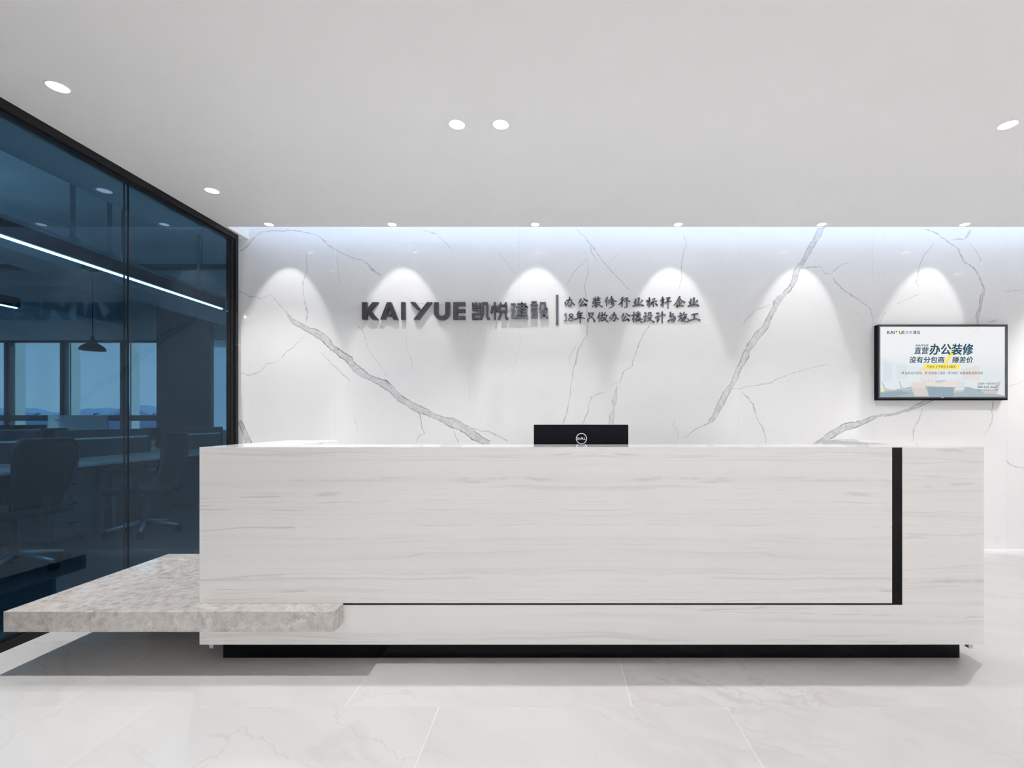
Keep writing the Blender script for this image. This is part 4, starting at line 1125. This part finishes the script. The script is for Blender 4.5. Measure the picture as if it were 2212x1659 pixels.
def scr_text(s, x0, x1, z0, z1, rgb, bold=0.012, shear=0.0):
    lay[0] += 1
    a_, b_ = q3(x0, z1), q3(x1, z0)
    text_on('screen_lettering', s, a_[0], b_[0], a_[1], b_[1], YSn - 0.0004 - 0.00003*lay[0], 0.0, em_(rgb), screen, bold, shear)
DK = (52,84,104)
scr_text('KAI', 255, 370, 178, 225, (50,66,80), 0.02)
flat([(385,178),(400,178),(413,200),(400,200)], (50,66,80), 'screen_lettering')
flat([(425,175),(445,175),(410,235),(388,235)], (240,236,150), 'screen_lettering')
scr_text('UE', 445, 525, 178, 225, (50,66,80), 0.02)
scr_text('凯悦', 540, 643, 178, 226, (100,125,135), 0.005)
scr_text('建设', 657, 765, 175, 226, (70,100,110), 0.02)
scr_text('KAIYUE', 697, 893, 386, 418, (60,76,92), 0.02, 0.25)
scr_text('直营', 672, 895, 430, 535, DK, 0.02, 0.15)
scr_text('办公装修', 907, 1580, 378, 545, DK, 0.025, 0.12)
scr_text('没有分包商', 598, 1140, 575, 672, DK, 0.022, 0.15)
scr_text('赚差价', 1252, 1580, 575, 672, DK, 0.018, 0.15)
scr_text('不发包', 865, 988, 708, 750, (78,80,56), 0.006)
scr_text('|', 1013, 1020, 706, 752, (78,80,56), 0.006)
scr_text('不转包', 1038, 1160, 708, 750, (78,80,56), 0.006)
scr_text('|', 1180, 1187, 706, 752, (78,80,56), 0.006)
scr_text('0增项', 1205, 1308, 708, 750, (78,80,56), 0.006)
for x0_ in (478, 836, 1190):
    for r_ in (((0,808),(32,808),(32,812),(0,812)), ((0,840),(32,840),(32,844),(0,844)), ((0,808),(4,808),(4,844),(0,844)), ((28,808),(32,808),(32,844),(28,844)), ((8,822),(14,820),(18,828),(32,806),(38,808),(20,838))):
        flat([(x0_ + p[0], p[1]) for p in r_], (66,82,96), 'screen_lettering')
scr_text('自有设计团队', 532, 795, 806, 848, (72,88,102), 0.004)
scr_text('自有施工团队', 893, 1155, 806, 848, (72,88,102), 0.004)
scr_text('材料厂家直接配送到现场', 1243, 1728, 806, 848, (72,88,102), 0.004)
scr_text('全国统一服务热线', 1645, 1940, 972, 1005, (78,94,108), 0.006)
scr_text('400-616-3667', 1640, 1955, 1022, 1060, (78,92,106), 0.008)
scr_text('WWW.GZKAIYUE.COM', 1645, 1955, 1078, 1098, (84,98,110), 0.012)
flat([(1470,1200),(1470,1200.5),(1471,1200.5)], (200,200,200)) if False else None
box('power_light', X_(2032, ST), X_(2037, ST), YT - 0.0075, YT - 0.006, Z_(859.5, ST), Z_(858.2, ST), M['strip'], tv)

# ------------------------------------------------------------------ downlights
def downlight(x, y, r, label, energy, cone, blend, tilt=0.0, group='round recessed ceiling downlights', colr=(1.0, 0.982, 0.962), rad=0.02, tiltx=0.0, dy=0.0):
    e = empty('downlight', (x, y, ZC)); tag(e, label, 'downlight', group)
    bm = bmesh.new()
    lathe(bm, [(r, 0.0), (r*1.10, -0.0015), (r*1.16, 0.0), (r*1.10, 0.002), (r, 0.0)], (x, y, ZC - 0.0012), 40); link('trim_ring', bm, M['alu'] if False else M['paint'], e)
    bm = bmesh.new(); lathe(bm, [(0.0, 0.0), (r, 0.0)], (x, y, ZC - 0.0013), 40); 
    for f in bm.faces: f.normal_flip()
    link('lens', bm, M['lamp'], e)
    ld = bpy.data.lights.new('spot', 'SPOT'); ld.energy = energy; ld.spot_size = math.radians(cone); ld.spot_blend = blend
    ld.shadow_soft_size = rad; ld.color = colr
    if tilt > 0.1:      # wall washer optics: even wash down the wall
        ld.use_nodes = True; em = [n for n in ld.node_tree.nodes if n.type == 'EMISSION'][0]
        fo = ld.node_tree.nodes.new('ShaderNodeLightFalloff'); fo.inputs[0].default_value = 1.0
        nt_ = ld.node_tree
        m1 = nt_.nodes.new('ShaderNodeMath'); m1.operation = 'MULTIPLY'; m1.inputs[1].default_value = 0.55; nt_.links.new(fo.outputs['Constant'], m1.inputs[0])
        m2 = nt_.nodes.new('ShaderNodeMath'); m2.operation = 'MULTIPLY_ADD'; m2.inputs[1].default_value = 0.28; nt_.links.new(fo.outputs['Linear'], m2.inputs[0]); nt_.links.new(m1.outputs[0], m2.inputs[2])
        nt_.links.new(m2.outputs[0], em.inputs['Strength'])
    lo = bpy.data.objects.new('lamp_light', ld); COL.objects.link(lo)
    lo.location = (x, y + dy, ZC - 0.012)
    lo.rotation_euler = Vector((math.sin(tiltx), math.sin(tilt), -math.cos(tilt))).to_track_quat('-Z', 'Y').to_euler()
    lo.parent = e; lo.matrix_parent_inverse = Matrix.Translation(-Vector(e.location))
def near(px, py, label, en=None, dy=0.0):
    s = (VY - py)/1.65; downlight(X_(px, s), Y_(s), 0.043, label, en or E_NEAR, 120, 0.6, dy=dy)
near(125, 188, 'ceiling downlight above the upper left corner of the glass', E_NEAR*2.7, -0.035)
near(458, 412, 'ceiling downlight close to the far end of the glass', E_NEAR*0.9)
near(987, 269, 'left one of the close pair of ceiling downlights', E_NEAR*0.85)
near(1082, 269, 'right one of the close pair of ceiling downlights', E_NEAR*0.85)
near(2177, 270, 'ceiling downlight at the right picture edge', E_NEAR*1.5)
downlight(4.6, 3.35, 0.043, 'added fill downlight beyond the right end of the desk, out of the picture', E_NEAR*1.3, 120, 0.6)  # unseen downlight added to brighten the floor at right
WLB = ['wall-washer downlight nearest the glass partition', 'wall-washer downlight above the Latin company name', 'wall-washer downlight above the last Chinese character of the company name',
       'wall-washer downlight above the end of the slogan', 'wall-washer downlight above the thick diagonal vein', 'wall-washer downlight above the wall screen', 'wall-washer downlight right of the wall screen']
s = 254.7
TX = [-0.03, -0.03, 0.0, 0.03, -0.05, -0.10, 0.0]
for i, px in enumerate((581, 847, 1156, 1465, 1775, 2084, 2393)):
    downlight(X_(px, s), Y_(s), 0.034, WLB[i], E_WALL, 58, 0.40, math.radians(27), 'wall washers along the cove', rad=0.012, tiltx=TX[i])
k = 0
for yy in (-0.4, -2.4, -4.6):  # unseen rows put in as fill light for the lobby
    for xx in (-2.0, 0.6, 3.2, 5.0):
        k += 1
        downlight(xx, yy, 0.043, 'added fill downlight in the %s row behind the camera, %s' % (['nearest', 'middle', 'rear'][(k-1)//4], ['by the glass', 'left of centre', 'right of centre', 'by the side wall'][(k-1)%4]), E_BACK*(1.9 if xx < -1 else 1.0), 78, 0.8, 0.0, 'unseen lobby downlights')
downlight(4.9, 1.0, 0.043, 'ceiling downlight in the lobby right of the desk', E_BACK, 78, 0.8, 0.0, 'unseen lobby downlights')

# ------------------------------------------------------------------ cove LED
cv = box('cove_light_strip', -2.78, XR - 0.02, YC - 0.16, YC - 0.04, ZC + 0.09, ZC + 0.102, M['cove_led'])
tag(cv, 'bluish white LED strip lying in the ceiling cove above the marble', 'light strip')
ld = bpy.data.lights.new('cove', 'AREA'); ld.shape = 'RECTANGLE'; ld.size = 8.9; ld.size_y = 0.12; ld.energy = E_COVE; ld.color = (0.44, 0.64, 1.0)
lo = bpy.data.objects.new('cove_light', ld); COL.objects.link(lo)
lo.location = (1.70, YC - 0.10, ZC + 0.105)
lo.rotation_euler = (math.pi, 0, 0)

ld = bpy.data.lights.new('rear_fill', 'AREA'); ld.shape = 'RECTANGLE'; ld.size = 8.6; ld.size_y = 0.12; ld.energy = E_REAR; ld.color = (1.0, 0.985, 0.97)  # unseen light added; its bounce off the rear wall fills the desk front
lo = bpy.data.objects.new('added_rear_fill', ld); COL.objects.link(lo); lo.location = (1.7, YB + 1.0, ZC - 0.03)
lo.rotation_euler = Vector((0, -0.75, -0.65)).to_track_quat('-Z', 'Z').to_euler()
# daylight portals at the window openings
def portal(x, y, z, sx, sz, ny):
    ld = bpy.data.lights.new('portal', 'AREA'); ld.shape = 'RECTANGLE'; ld.size = sx; ld.size_y = sz; ld.cycles.is_portal = True
    lo = bpy.data.objects.new('window_portal', ld); COL.objects.link(lo); lo.location = (x, y, z)
    lo.rotation_euler = Vector((0, ny, 0)).to_track_quat('-Z', 'Z').to_euler()
portal((X_(mpx[0], SO) + X_(455, SO))/2, YO + 0.28, (0.72 + zh)/2, X_(455, SO) - X_(mpx[0], SO) + 3.0, zh - 0.5, -1)
ld = bpy.data.lights.new('portal', 'AREA'); ld.shape = 'RECTANGLE'; ld.size = 13.5; ld.size_y = 2.4; ld.cycles.is_portal = True
lo = bpy.data.objects.new('window_portal', ld); COL.objects.link(lo); lo.location = (-14.22, 4.6, 1.9); lo.rotation_euler = Vector((1, 0, 0)).to_track_quat('-Z', 'Z').to_euler()  # portal for the added side openings
portal(-1.0, YB - 0.21, 1.55, 2.2, 1.35, 1)
